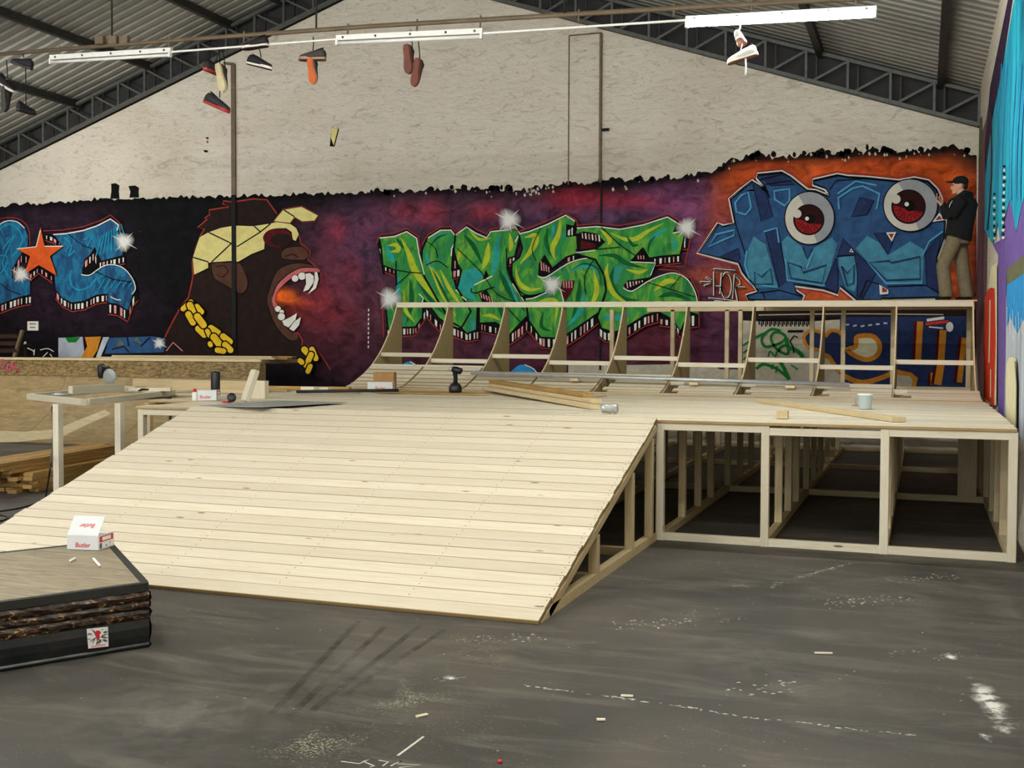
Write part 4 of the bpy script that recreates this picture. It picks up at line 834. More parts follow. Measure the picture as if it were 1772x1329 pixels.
# ------------------------------------------------------------------ old quarter pipe along the back wall
oldq = empty('old_quarter_pipe', (-14.5, 16.5, 0), 'old tan plywood quarter pipe with scuffed top edge along back wall', 'ramp')
OX0, OX1, OYT, OZT, OYB = -19.9, -11.33, 17.5, 1.46, 15.75
def oprof(t):                       # 0 floor .. 1 top
    R_ = 2.0; y0 = OYB; th = t*math.acos((R_-OZT)/R_)
    return y0 + R_*math.sin(th)*(OYT-OYB)/(R_*math.sin(math.acos((R_-OZT)/R_))), R_*(1-math.cos(th))
cuts = [OX0,-17.9,-15.7,-13.5,OX1]
for (ta, tb, mt) in ((0.0,0.36,'oldply'),(0.36,0.78,'oldply'),(0.78,0.875,'oldply'),(0.875,1.0,'oldtop')):
    for xa, xb in zip(cuts[:-1], cuts[1:]):
        vs_, fs = [], []; n = 7
        for i in range(n+1):
            y, z = oprof(ta+(tb-ta)*i/n); off = 0.012 if mt == 'oldtop' else 0.0
            for x in (xa+0.004, xb-0.004): vs_.append((x-(xa+xb)/2, y-off, z+0.002))
        for i in range(n+1):
            y, z = oprof(ta+(tb-ta)*i/n)
            for x in (xa+0.004, xb-0.004): vs_.append((x-(xa+xb)/2, y+0.02, z-0.012 if z > 0.02 else 0.0))
        m = 2*(n+1)
        fs = [(2*i,2*i+2,2*i+3,2*i+1) for i in range(n)]+[(m+2*i,m+2*i+1,m+2*i+3,m+2*i+2) for i in range(n)]
        fs += [(2*i,m+2*i,m+2*i+2,2*i+2) for i in range(n)]+[(2*i+1,2*i+3,m+2*i+3,m+2*i+1) for i in range(n)]
        fs += [(0,1,m+1,m),(2*n,m+2*n,m+2*n+1,2*n+1)]
        mesh('plywood_sheet', vs_, fs, M[mt], oldq, True if False else False, M=Matrix.Translation(((xa+xb)/2,0,0)))
box('coping_edge', oldq, OX0, OX1, OYT-0.03, OYT+0.02, OZT+0.002, OZT+0.05, M['plyedge'])
box('landing_sheet', oldq, OX0, OX1, OYT+0.02, 18.75, OZT-0.02, OZT+0.045, M['oldply'])
pts = [(OX1-0.02, *oprof(i/10)) for i in range(11)]+[(OX1-0.02,17.62,OZT-0.02),(OX1-0.02,17.62,0)]
prism('side_panel', oldq, [(p[0],p[1]+0.02,max(0,p[2]-0.014)) for p in pts], (0.02,0,0), M['oldply'])
y_, z_ = oprof(0.95)
F = Fig('pink_tag', 'faded pink spray tag on old plywood', oldq, lambda px, py, d: (lambda p: V((p.x, p.y-0.03-d, p.z+0.01)))(gy(px, py, oprof(0.93)[0])))
F.at(0,560,9.844).part('spray_stroke', 1)
for l in ([(0,740),(40,640),(80,620),(100,700),(60,760)],[(100,780),(140,860),(150,700)],[(170,690),(160,780),(200,790),(220,680)],[(235,660),(250,780),(290,690)],[(270,830),(340,800),(300,840),(370,800)]): F.line(l, 20, Q['pinktag'] if 'pinktag' in Q else Q.setdefault('pinktag', paint('paint_faded_pink', rgb(206,84,118), 0.2)), smooth=3)
F.flush()
# strip of pale sheet lying at its foot
fs_ = prism('plywood_strip', None, [gy(x,y,15.5) for x, y in ((104,757),(192,716),(181,709),(96,743),(40,747),(-60,744),(-60,766),(30,765))], (0,0.014,0.0), M['plyedge'])
tag(fs_, 'long pale bent plywood strip leaning on the old quarter pipe', 'plywood')

# bench on the old landing
LZ = OZT+0.045
bench = empty('wooden_bench', (-17.6, 18.2, LZ), 'dark brown slatted wooden bench on old quarter pipe landing', 'bench')
bx = gy(30,600,18.2).x
for i in range(3): beam('slat', bench, (bx-2.2,18.2+0.02*i,LZ+0.12+0.15*i), (bx-0.02,18.2+0.02*i,LZ+0.14+0.15*i), 0.03, 0.085, M['darkwood'])
beam('leg', bench, (bx-0.10,18.22,LZ+0.003), (bx+0.10,18.24,LZ+0.56), 0.07, 0.06, M['conduit'])
beam('leg', bench, (bx-2.0,18.22,LZ), (bx-1.95,18.24,LZ+0.52), 0.07, 0.06, M['darkwood'])
beam('seat', bench, (bx-2.2,18.42,LZ+0.26), (bx,18.42,LZ+0.26), 0.30, 0.035, M['darkwood'])
beam('leg', bench, (bx-0.1,18.52,LZ), (bx-0.1,18.52,LZ+0.245), 0.06, 0.06, M['darkwood'])
beam('leg', bench, (bx-2.0,18.52,LZ), (bx-2.0,18.52,LZ+0.245), 0.06, 0.06, M['darkwood'])
# paper notice
pn = [gy(48,556,WY), gy(67,556,WY), gy(67,572,WY), gy(48,572,WY)]
note = prism('paper_notice', wall_back, [V((p.x,WY-0.012,p.z)) for p in pn], (0,0.004,0), M['chalk'])
note['label'] = 'white paper notice with two short printed lines'
for yy, xa, xb in ((560.5,51.5,63), (566.5,52.5,62)):
    for k in range(6):
        x0 = xa+(xb-xa)*k/6; a = gy(x0, yy-0.9, WY); b = gy(x0+(xb-xa)/7.5, yy+0.9+0.3*(k%2), WY)
        mesh('print_mark', [(a.x,WY-0.0135,a.z),(b.x,WY-0.0135,a.z),(b.x,WY-0.0135,b.z),(a.x,WY-0.0135,b.z)], [(0,1,2,3)], M['blackmatte'], note)

# ------------------------------------------------------------------ loose timber helpers
def lying(name, a, b, z, w, h, mat, label, group=None, cat='board', up=V((0,0,1)), zb=None):
    """board whose underside rests at height z, seen between two picture points of its top"""
    A = gz(a[0], a[1], z+h); B = gz(b[0], b[1], (zb if zb is not None else z)+h)
    A = A - up*(h/2); B = B - up*(h/2)
    o = beam(name, None, A, B, w, h, mat, up=up)
    return tag(o, label, cat, group)
E0 = 0.0035
def curve_z(x, y): return DZ+0.004 if y < 14.72 else qz(max(y,QY0))+0.05+tq(x)*min(1, (y-14.7)/0.85)
def byY(name, a, Ya, b, Yb, w, h, mat, label, group=None, cat='board', lift=0.0):
    """board resting on deck or curve, its ends at known depths"""
    A = gy(a[0], a[1], Ya); B = gy(b[0], b[1], Yb)
    A.z = curve_z(A.x, Ya)+h/2+lift; B.z = curve_z(B.x, Yb)+h/2+lift
    return tag(beam(name, None, A, B, w, h, mat), label, cat, group)
def spot(px, py, Y, dz=0.0): p = gy(px, py, Y); return V((p.x, Y, curve_z(p.x, Y)+dz))
# boards on the old landing
for i, (a, b, y, z, lab) in enumerate([(-15.2,-11.2,17.75,0.0,'long weathered board at the bottom of the pile on old landing'),(-14.6,-11.05,17.96,0.0,'weathered board lying behind the pile on old landing'),(-14.9,-11.3,17.82,0.032,'pale board on top of the pile on old landing'),(-13.9,-11.0,18.03,0.032,'tan board jutting out of the pile on old landing')]):
    tag(beam('board', None, (a,y,LZ+z+0.016), (b,y+0.05,LZ+z+0.016), 0.16, 0.03, M['lumber' if i%2 else 'stud']), lab, 'board', 'boards on the old landing')

# ------------------------------------------------------------------ open frame standing left of the deck
fr = empty('open_timber_frame', gz(100,850,0), 'open pale timber frame on posts left of the ramp', 'frame')
zf = 1.09
c0 = gz(146,697,zf+0.03); c1 = gz(51,687,zf+0.03); c2 = gz(300,680,zf+0.03)
c0.z = c1.z = c2.z = zf+0.035
e1 = (c1-c0); e2 = (c2-c0)
beam('frame_rail', fr, c0, c1, 0.07, 0.07, M['pine']); beam('frame_rail', fr, c0+e2*0.02, c2, 0.07, 0.07, M['pine'])
beam('frame_rail', fr, c1+e2*0.02, c1+e2*0.9, 0.07, 0.07, M['pine']); beam('frame_rail', fr, c0+e2*0.97+e1*0.03, c0+e2*0.97+e1*0.97, 0.07, 0.07, M['pine'])
for (px, py) in ((100,705),(207,704)):
    p = gz(px, py, 1.05); top_z = c0.z-0.036
    box('post', fr, p.x-0.04, p.x+0.04, p.y-0.04, p.y+0.04, 0, top_z, M['pine'])
# boards across that frame and on the deck, left part
DZ2 = DZ+0.0035
FT = zf+0.072
lying('board', (122,668), (212,664), FT, 0.06, 0.10, M['pine'], 'pale timber on edge on the open frame in front of the saw', 'timber on the open frame')
lying('board', (224,671), (296,671), FT, 0.10, 0.045, M['pine'], 'pale timber with a dark tool on it on open frame', 'timber on the open frame')
byY('board', (232,655), 13.6, (452,660), 13.4, 0.06, 0.16, M['stud'], 'tall tan beam on edge behind the black cylinder', 'timber on the deck')
byY('board', (447,650), 14.45, (606,648), 14.62, 0.10, 0.055, M['lumber'], 'long weathered board at the left end of the quarter pipe', 'timber on the deck', lift=0.0)
lying('board', (300,676), (440,668), DZ2, 0.10, 0.03, M['pine'], 'thin pale board behind the grey carton', 'timber on the deck')
byY('board', (365,660), 13.1, (425,664), 13.1, 0.10, 0.05, M['stud'], 'short tan board behind the black cylinder', 'timber on the deck')
byY('board', (440,662), 13.9, (500,661), 13.9, 0.12, 0.03, M['ply'], 'short flat plywood offcut right of the leaning block', 'timber on the deck')
byY('wood_block', (523,657), 14.05, (546,657), 14.05, 0.09, 0.07, M['pine'], 'first of three pale timber offcuts near the quarter pipe end', 'offcuts near the quarter pipe end', 'wood block')
byY('wood_block', (551,655), 14.2, (572,655), 14.2, 0.12, 0.06, M['pine'], 'wider pale timber offcut near the quarter pipe end', 'offcuts near the quarter pipe end', 'wood block')
byY('wood_block', (566,661), 13.8, (622,664), 13.75, 0.07, 0.04, M['stud'], 'thin tan timber offcut near the quarter pipe end', 'offcuts near the quarter pipe end', 'wood block')
tag(beam('wood_block', None, gz(424,697,DZ2)+V((0,0,0.02)), gz(424,697,DZ2)+V((0.06,0.12,0.37)), 0.11, 0.06, M['pine']), 'pale timber block leaning upright beside the black cylinder', 'wood block')
p = gz(440,690,DZ2); tag(box('wood_block', None, p.x-0.10, p.x+0.10, p.y+0.08, p.y+0.17, DZ2, DZ2+0.22, M['pine']), 'pale block propping up the leaning timber', 'wood block')
# stack in the middle
pA = gy(838,672,14.9); pB = gy(1030,718,11.2); pA.z = curve_z(pA.x,14.9)+0.024; pB.z = DZ+0.028
pq = V((-(pB-pA).y, (pB-pA).x, 0)).normalized(); pd = (pB-pA).normalized()
for off, sh_, z, m_, lab in ((0.0,0.0,0.0,'stud','front bottom board of the pile beside the silver roll'),(0.135,-0.35,0.0,'stud','rear bottom board of the pile beside the silver roll'),(0.10,-0.25,0.047,'stud','upper board of the pile beside the silver roll'),(0.12,-0.55,0.094,'lumber','topmost weathered board of the pile beside the silver roll')):
    tag(beam('board', None, pA+pq*off+V((0,0,z))+pd*max(0,sh_*0.3+0.2), pB+pq*off+pd*sh_+V((0,0,z)), 0.12, 0.044, M[m_]), lab, 'board', 'pile of boards in the middle of the deck')
lying('board', (1316,690), (1556,722), DZ2, 0.13, 0.042, M['stud'], 'long tan plank lying across the deck near the loose cube')
p = gz(1353,725,DZ2); tag(box('wood_block', None, p.x-0.05, p.x+0.05, p.y, p.y+0.1, DZ2, DZ2+0.075, M['stud']), 'small wooden cube on the front of the deck', 'wood block')
byY('board', (1003,690), 13.6, (1046,683), 14.4, 0.09, 0.03, M['stud'], 'short slanting offcut behind the pile of boards', 'offcuts behind the pile')
byY('wood_block', (936,673), 14.3, (966,673), 14.3, 0.10, 0.06, M['pine'], 'pale square offcut behind the pile of boards', 'offcuts behind the pile', 'wood block')

# long steel tube and black pipe
A = gy(815,659,15.45); B = gy(1470,679,15.3)
A.z = max(A.z, curve_z(A.x,15.45)+0.10); B.z = max(B.z, curve_z(B.x,15.3)+0.08)
tb = tube('steel_tube', None, [A, B], 0.03, M['metal'], 12); tag(tb, 'long galvanised steel coping tube lying along the quarter pipe foot', 'tube')
ln = (B-A).normalized(); 
for k, f in enumerate((0.30, 0.62, 0.86)):
    q = A+ln*((B-A).length*f); tag(box('wood_block', None, q.x-0.06, q.x+0.06, q.y-0.04, q.y+0.04, curve_z(q.x,q.y+0.06), q.z-0.031, M['stud']), 'wooden prop under the long steel tube', 'wood block', 'props under the steel tube')
tag(tube('black_pipe', None, [spot(513,677,13.3,0.03), spot(690,668,13.85,0.05)], 0.022, M['black'], 12), 'thin black pipe lying on the deck in front of cartons', 'pipe')
# thin grey sheet lifting off the ramp top
sh = [gz(345,703,DZ2+0.01), gz(455,705,DZ2+0.03), gz(600,697,DZ2+0.012), gz(480,694,DZ2+0.012)]
tag(prism('thin_sheet', None, sh, (0,0,0.006), M['galv']), 'thin grey triangular sheet lying at the top of the ramp', 'sheet')
sh = [spot(630,672,14.65,0.002), spot(655,681,13.9,0.002), spot(846,681,13.9,0.002), spot(800,668,14.65,0.002)]
tag(prism('thin_sheet', None, sh, (0,0,0.012), M['lumber']), 'brown hardboard sheet lying under the cordless drill', 'sheet')

# ------------------------------------------------------------------ lettered cartons
def text(s, size, mat, Mx, parent, name='lettering', shear=0.0):
    cu = bpy.data.curves.new(name, 'FONT'); cu.body = s; cu.size = size; cu.align_x = 'CENTER'; cu.align_y = 'CENTER'; cu.extrude = 0.0003; cu.offset = size*0.012; cu.shear = shear
    o = bpy.data.objects.new(name, cu); COL.objects.link(o); dg = bpy.context.evaluated_depsgraph_get()
    me = bpy.data.meshes.new_from_object(o.evaluated_get(dg)); COL.objects.unlink(o); bpy.data.objects.remove(o)
    me.materials.clear(); me.materials.append(mat); o = bpy.data.objects.new(name, me); COL.objects.link(o); o.matrix_basis = Mx
    return par(o, parent)
def carton(loc, rz, w, d, h, label, group=None, side=True, mat=None, open_lid=False):
    t = empty('carton', loc, label, 'box', group); t.rotation_euler = (0,0,rz)
    mat = mat or M['carton']
    B_ = Matrix.Translation(loc) @ Matrix.Rotation(rz,4,'Z')
    v, f = chamf(w/2, d/2, h/2, 0.002)
    par(mesh('carton_body', v, f, mat, None, M=B_@Matrix.Translation((0,0,h/2))), t)
    FL = B_@Matrix.Translation((0,-d/2+0.001,h+0.001))@Matrix.Rotation(math.radians(52),4,'X')@Matrix.Translation((0,0.075,0))
    if open_lid: par(mesh('open_lid', *chamf(w/2-0.001, 0.075, 0.0012, 0.0005), mat, None, M=FL), t)
    for sy in ((1,) if open_lid else (-1, 1)):          # lid flaps
        par(mesh('lid_flap', *chamf(w/2-0.001, d/4-0.001, 0.0012, 0.0005), mat, None, M=B_@Matrix.Translation((0,sy*d/4,h+0.0013))), t)
    if side:
        text('Butler', h*0.46, M['red'], B_@Matrix.Translation((0,-d/2-0.0008,h*0.33))@Matrix.Rotation(math.pi/2,4,'X'), t, shear=0.15)
        text('Butler', h*0.46, M['red'], (FL@Matrix.Translation((0.01,0.0,0.002)) if open_lid else B_@Matrix.Translation((0.01,0,h+0.0032)))@Matrix.Rotation(math.pi,4,'Z'), t, shear=0.15)
        lab = B_@Matrix.Translation((w/2+0.0008,0,h*0.5))@Matrix.Rotation(math.pi/2,4,'Z')@Matrix.Rotation(math.pi/2,4,'X')
        def quad(x0,x1,y0,y1,m,nm,dz=0.0): par(mesh(nm, [(x0,y0,dz),(x1,y0,dz),(x1,y1,dz),(x0,y1,dz)], [(0,1,2,3)], m, None, M=lab), t)
        quad(-d*0.46,d*0.46,-h*0.46,h*0.46,M['white'],'side_label'); quad(-d*0.42,d*0.44,0.02*h,0.44*h,M['red'],'red_panel',0.0004); quad(-d*0.26,d*0.30,0.10*h,0.36*h,M['white'],'white_panel',0.0008)
        quad(-d*0.42,-d*0.28,-h*0.42,-h*0.04,M['iron'],'barcode',0.0006); quad(-d*0.05,d*0.05,-h*0.34,-h*0.26,M['iron'],'print_mark',0.0006); quad(d*0.2,d*0.27,-h*0.2,-h*0.12,M['iron'],'print_mark',0.0006)
    return t
# ledge box first: its top carries the near carton
LH = 0.372
Nn = gz(258,1119,0); Rr = gz(190,935,LH); Ll = gz(0,1042,LH)
Nn.z = 0; u1 = V((Rr.x-Nn.x, Rr.y-Nn.y, 0)); u2 = V((Ll.x-Nn.x, Ll.y-Nn.y, 0)).normalized()*2.2
ledge = empty('grind_ledge', Nn, 'low black grind ledge with chipped wooden side and steel edges', 'ledge')
def lpt(a, b, z): return Nn + u1*a + u2*b + V((0,0,z))
def lprism(name, a0, a1, b0, b1, z0, z1, mat): return prism(name, ledge, [lpt(a0,b0,z0),lpt(a1,b0,z0),lpt(a1,b1,z0),lpt(a0,b1,z0)], (0,0,z1-z0), mat)
ex = 0.03/u1.length; ey = 0.03/u2.length
lprism('core_panel', 0.006, 0.994, 0.006, 0.994, 0.0, LH-0.03, M['ledgedark'])
lprism('top_sheet', ex*1.4, 1-ex*1.4, ey*1.4, 1-ey*1.4, LH-0.03, LH-0.002, M['ledgetop'])
for (a0,a1,b0,b1) in ((-0.002,ex*1.4,0,1),(1-ex*1.4,1,0,1),(ex*1.4,1-ex*1.4,-0.002,ey*1.4),(ex*1.4,1-ex*1.4,1-ey*1.4,1)):
    lprism('steel_angle', a0, a1, b0, b1, LH-0.048, LH, M['darkiron'])
# chipped planks of the long side (a = 0 face) and the end (b = 0 face)
def rough_board(face, z0, z1, mat, name, amp):
    n = 46; vs_, fs = [], []
    for i in range(n+1):
        t = i/n
        for (zz, push) in ((z0,0.004),((z0*2+z1)/3,0.014),((z0+z1*2)/3,0.016),(z1,0.006)):
            d = push+rnd.uniform(-amp,amp); z = zz+rnd.uniform(-amp,amp)*0.5
            base = lpt(0, t, z) if face == 0 else lpt(t, 0, z)
            out = (-u1.normalized() if face == 0 else -u2.normalized())*d
            vs_.append(base+out)
    fs = [(4*i+k,4*i+k+1,4*i+k+5,4*i+k+4) for i in range(n) for k in range(3)]
    return mesh(name, vs_, fs, mat, ledge)
for face in (0, 1):
    zs = [LH-0.05,LH-0.105,LH-0.150,LH-0.205]
    for za, zb in zip(zs[:-1], zs[1:]): rough_board(face, zb+0.001, za-0.001, M['chip'], 'chipped_board', 0.0055)
    rough_board(face, 0.03, LH-0.206, M['ledgedark'], 'lower_panel', 0.0006); rough_board(face, 0.0, 0.029, M['ledgedark'], 'base_strip', 0.0005)
fdir = u2.normalized(); fout = -u1.normalized()
# sticker on the lower panel of the long side
def face_M(px, py, d): 
    # picture point on the vertical plane of the long side
    dd = ray(px, py); n_ = u2.normalized().cross(V((0,0,1))); t = (Nn-CAM).dot(n_)/dd.dot(n_); p = CAM+dd*t
    return p + fout*d
stk = [face_M(149,1087,0.020), face_M(186,1083,0.020), face_M(187,1117,0.020), face_M(152,1121,0.020)]
sticker = mesh('sticker', stk, [(0,1,2,3)], M['white'], ledge); sticker['label'] = 'small white sticker with red blot and dark splatter'
def in_s(u, v, d): a = stk[0].lerp(stk[1], u); b = stk[3].lerp(stk[2], u); return a.lerp(b, v)+fout*d
sv, sf = [], []
for k in range(34):             # irregular dark splatter
    cu_, cv_ = rnd.uniform(0.06,0.94), rnd.uniform(0.05,0.78); a = math.atan2(cv_-0.42, cu_-0.5)+rnd.uniform(-0.4,0.4); L_, w_ = rnd.uniform(0.05,0.17), rnd.uniform(0.015,0.045); n0 = len(sv)
    for (p_, q_) in ((-1,0.2),(-0.2,1),(0.9,0.6),(1,-0.3),(-0.1,-1)):
        sv.append(in_s(min(1,max(0,cu_+L_*p_*math.cos(a)-w_*q_*math.sin(a))), min(1,max(0,cv_+L_*p_*math.sin(a)+w_*q_*math.cos(a))), 0.0006+0.00002*k))
    sf.append(tuple(range(n0,n0+5)))
mesh('dark_splatter', sv, sf, M['iron'], sticker)
mesh('red_blot', [in_s(u_, v_, 0.0016) for u_, v_ in ((0.36,0.20),(0.46,0.13),(0.60,0.16),(0.66,0.26),(0.58,0.36),(0.60,0.48),(0.52,0.62),(0.44,0.60),(0.46,0.46),(0.37,0.38))], [tuple(range(10))], M['red'], sticker)
mesh('red_strip', [in_s(0.15,0.86,0.001),in_s(0.85,0.84,0.001),in_s(0.85,0.95,0.001),in_s(0.15,0.97,0.001)], [(0,1,2,3)], M['pinkp'] if 'pinkp' in M else M.setdefault('pinkp', plain('pale_pink_print', rgb(226,170,172))), sticker)
# near carton on the ledge
pa = gz(116,951,LH); pb = gz(170,953,LH); wv = pb-pa; rz_ = math.atan2(wv.y, wv.x)
nv = V((-math.sin(rz_), math.cos(rz_), 0)); wv_ = wv.length
carton(pa+wv*0.5+nv*0.10+V((0,0,0.001)), rz_, wv_, 0.20, 0.095, 'pale grey carton with raised lid and red lettering on the black ledge', open_lid=True)
for (a, b, lab) in (((121,971),(131,965),'chunky piece of white chalk on the ledge, tapered end'),((161,966),(173,979),'slim straight stick of white chalk on the ledge')):
    A, B = gz(*a, LH+0.008), gz(*b, LH+0.008)
    tag(tube('chalk_stick', None, [A, A.lerp(B,0.1), A.lerp(B,0.9), B], [0.005,0.0085,0.0085 if 'slim' in lab else 0.006,0.005 if 'slim' in lab else 0.002], M['chalk'], 8), lab, 'chalk', 'chalk on the ledge')
# cartons on the deck
p = gz(352,693,DZ2); carton(p+V((0,0.08,0.001)), 0.30, 0.27, 0.16, 0.12, 'grey carton with red lettering beside the black cylinder')
p = spot(660,668,14.25,0.016); carton(p+V((0,0.0,0.002)), 0.28, 0.36, 0.2, 0.13, 'white carton with red lettering in front of the brown box', side=True)
p = spot(664,659,14.52,0.017); carton(p+V((0.02,0.0,0.001)), 0.28, 0.30, 0.22, 0.26, 'plain brown cardboard box behind the white carton', side=False, mat=M['cardboard'])
# black cylinder, small cap, glue bottle
p = gz(373,690,DZ2)
sp = empty('black_cylinder', p, 'upright black cylindrical speaker on the deck beside the grey carton', 'speaker')
lathe('speaker_body', sp, [(0.052,0.008),(0.056,0.02),(0.056,0.32),(0.05,0.335),(0.03,0.338)], M['black'], 20, Matrix.Translation(p+V((0,0,0))))
lathe('foot_ring', sp, [(0.045,0.0),(0.05,0.004),(0.05,0.009),(0.045,0.012)], M['blackmatte'], 20, Matrix.Translation(p))
p = gz(396,697,DZ2)
rl = empty('tape_roll', p, 'small black and red tape measure beside the black cylinder', 'tape measure')
lathe('tape_body', rl, [(0.03,0.0),(0.05,0.006),(0.05,0.05),(0.03,0.058)], M['black'], 18, Matrix.Translation(p+V((0.04,0,0.052)))@Matrix.Rotation(math.pi/2-0.4,4,'X')@Matrix.Rotation(0.5,4,'Y'))
box('red_grip', rl, p.x-0.06, p.x+0.02, p.y-0.05, p.y+0.02, DZ2, DZ2+0.018, M['red'])
p = gz(337,693,DZ2)
gb = empty('glue_bottle', p, 'little white bottle with red cap left of the grey carton', 'bottle')
lathe('bottle_body', gb, [(0.03,0),(0.032,0.01),(0.032,0.09),(0.014,0.105)], M['white'], 14, Matrix.Translation(p)); lathe('bottle_cap', gb, [(0.014,0.105),(0.022,0.106),(0.02,0.135),(0.01,0.14)], M['red'], 14, Matrix.Translation(p))
# silver roll by the pile, clear container
p = gz(1040,716,DZ2); q = gz(1068,716,DZ2); 
rr = empty('foil_roll', p, 'crumpled silver tube roll at the end of the board pile', 'roll')
tube('roll_body', rr, [V((p.x+(q.x-p.x)*k/6, p.y+(q.y-p.y)*k/6, DZ2+0.048+0.004*((k*5)%3))) for k in range(7)], [0.042,0.046,0.043,0.047,0.044,0.046,0.045], M['metal'], 12)
tube('roll_core', rr, [V((q.x-0.002,q.y,DZ2+0.05)), V((q.x+0.004,q.y,DZ2+0.05))], 0.033, M['black'], 12)
p = gz(1497,708,DZ2)
cb = empty('screw_tub', p, 'small pale translucent plastic tub of screws on the deck', 'tub')
lathe('tub_body', cb, [(0.06,0),(0.064,0.01),(0.075,0.14),(0.078,0.145)], M['tubp'] if 'tubp' in M else M.setdefault('tubp', plain('pale_blue_plastic', rgb(190,205,206), 0.3, var=0.03)), 18, Matrix.Translation(p)); lathe('tub_lid', cb, [(0.08,0.146),(0.082,0.15),(0.082,0.162),(0.07,0.166)], M['white'], 18, Matrix.Translation(p))
p = gz(1479,702,DZ2)
jg = empty('wire_bracket', p, 'small bent steel bracket left of the plastic tub', 'bracket')
box('bracket_foot', jg, p.x-0.03, p.x+0.06, p.y-0.03, p.y+0.03, DZ2, DZ2+0.008, M['cardboard']); tube('bracket_arm', jg, [p+V((0.02,0,0.006)), p+V((0,0,0.06)), p+V((-0.02,0,0.12))], 0.006, M['metal'], 6)
# long-neck black lamp-like drill standing on its battery
p = spot(788,680,14.3,0.014)
dr = empty('cordless_drill', p, 'black cordless drill standing upright on the deck', 'drill')
D_ = Matrix.Translation(p+V((0,0,0.001)))
lathe('battery_base', dr, [(0.055,0.0),(0.085,0.004),(0.092,0.03),(0.09,0.075),(0.07,0.115),(0.036,0.135)], M['black'], 20, D_)
tube('handle', dr, [p+V((0,0,0.125)), p+V((0.003,0,0.18)), p+V((0.0,0,0.25)), p+V((-0.004,0,0.30))], [0.033,0.03,0.031,0.038], M['blackmatte'], 12)
tube('motor_body', dr, [p+V((0.095,0,0.292)), p+V((0.085,0,0.297)), p+V((0.0,0,0.318)), p+V((-0.04,0,0.327))], [0.03,0.045,0.05,0.042], M['black'], 14)
tube('chuck', dr, [p+V((-0.04,0,0.327)), p+V((-0.07,-0.01,0.333)), p+V((-0.088,-0.014,0.336))], [0.036,0.036,0.026], M['metal'], 14); tube('trigger', dr, [p+V((-0.03,0,0.27)), p+V((-0.038,0,0.245))], 0.011, M['iron'], 8)
# circular saw on the open frame
p = gz(178,671,FT); tag(beam('board', None, p+V((-0.30,0.02,0.015)), p+V((0.62,0.02,0.015)), 0.24, 0.03, M['stud']), 'wide board under the circular saw', 'board', 'timber on the open frame'); p = p+V((0,0,0.031)); FT_ = FT; FT = FT+0.031
sw = empty('circular_saw', p, 'dark green circular saw with grey blade guard on the open frame', 'saw')
X_ = V((1,0,0))
box('sole_plate', sw, p.x-0.12, p.x+0.22, p.y-0.06, p.y+0.10, FT, FT+0.012, M['metal'])
lathe('blade_guard', sw, [(0.03,-0.012),(0.105,-0.010),(0.11,0.0),(0.105,0.010),(0.03,0.012)], M['galv'], 28, Matrix.Translation(p+V((0.10,0.02,0.125)))@Matrix.Rotation(math.pi/2,4,'X'))
tube('motor_body', sw, [p+V((-0.08,0.06,0.10)), p+V((-0.08,0.06,0.16)), p+V((-0.075,0.06,0.27)), p+V((-0.07,0.06,0.30))], [0.035,0.05,0.05,0.03], M['black'], 14)
tube('handle', sw, [p+V((-0.07,0.04,0.28)), p+V((0.0,0.04,0.25)), p+V((0.05,0.04,0.255)), p+V((0.085,0.04,0.22))], [0.024,0.02,0.02,0.03], M['black'], 10); tube('trigger_guard', sw, [p+V((0.0,0.04,0.25)), p+V((0.01,0.04,0.18)), p+V((0.05,0.04,0.14))], 0.014, M['blackmatte'], 8)
FT = FT_
tag(tube('pencil_tool', None, [gz(240,676,FT+0.058), gz(246,674,FT+0.062), gz(257,674,FT+0.058)], [0.008,0.016,0.009], M['black'], 8), 'black marking tool lying on pale timber of the frame', 'tool')
p = gz(107,681,FT); pl = lathe('metal_disc', None, [(0.02,0),(0.11,0.004),(0.115,0.012),(0.07,0.026),(0.02,0.028)], M['metal'], 20, Matrix.Translation(gz(107,684,FT)+V((0,0,0.001)))); tag(pl, 'round pale metal disc lying on the open frame', 'disc')

# ------------------------------------------------------------------ lumber stack on the floor
sa = gz(55,853,0); sb = gz(250,812,0)
sdv = V((sb.x-sa.x, sb.y-sa.y, 0)).normalized(); spn = V((-sdv.y, sdv.x, 0))
names = ['bottom','second','third','fourth','fifth','sixth','seventh','top']
for lay in range(8):
    for col in range(5 if lay < 5 else 4):
        j = rnd.uniform(-0.14,0.14); off = col*0.135+ (0.0 if lay < 5 else 0.16) + rnd.uniform(-0.01,0.01)
        a = sa + spn*(off+0.05) + sdv*(j + (0.0 if lay < 5 else -0.3)); z = lay*0.0475+0.0235
        o = beam('board', None, a+V((0,0,z)), a+sdv*2.6+V((0,0,z)), 0.118, 0.0455, M['lumber'])
        tag(o, 'sawn board in the %s layer of the lumber stack on the floor' % names[lay], 'board', 'lumber stack, %s layer' % names[lay])
# black cable from the frame post to the floor
cab = [gz(90,704,1.0)]+[gz(x,y,z) for x,y,z in ((92,735,0.75),(91,770,0.5),(88,800,0.48),(82,842,0.2),(76,868,0.01),(60,872,0.008),(30,880,0.008),(-20,888,0.008),(-40,895,0.008),(-10,903,0.008),(14,896,0.008),(0,891,0.008),(-30,893,0.008))]
tag(tube('power_cable', None, smoothp([tuple(c) for c in cab], 5), 0.009, M['black'], 6), 'black power cable hanging from the open frame onto the floor', 'cable')
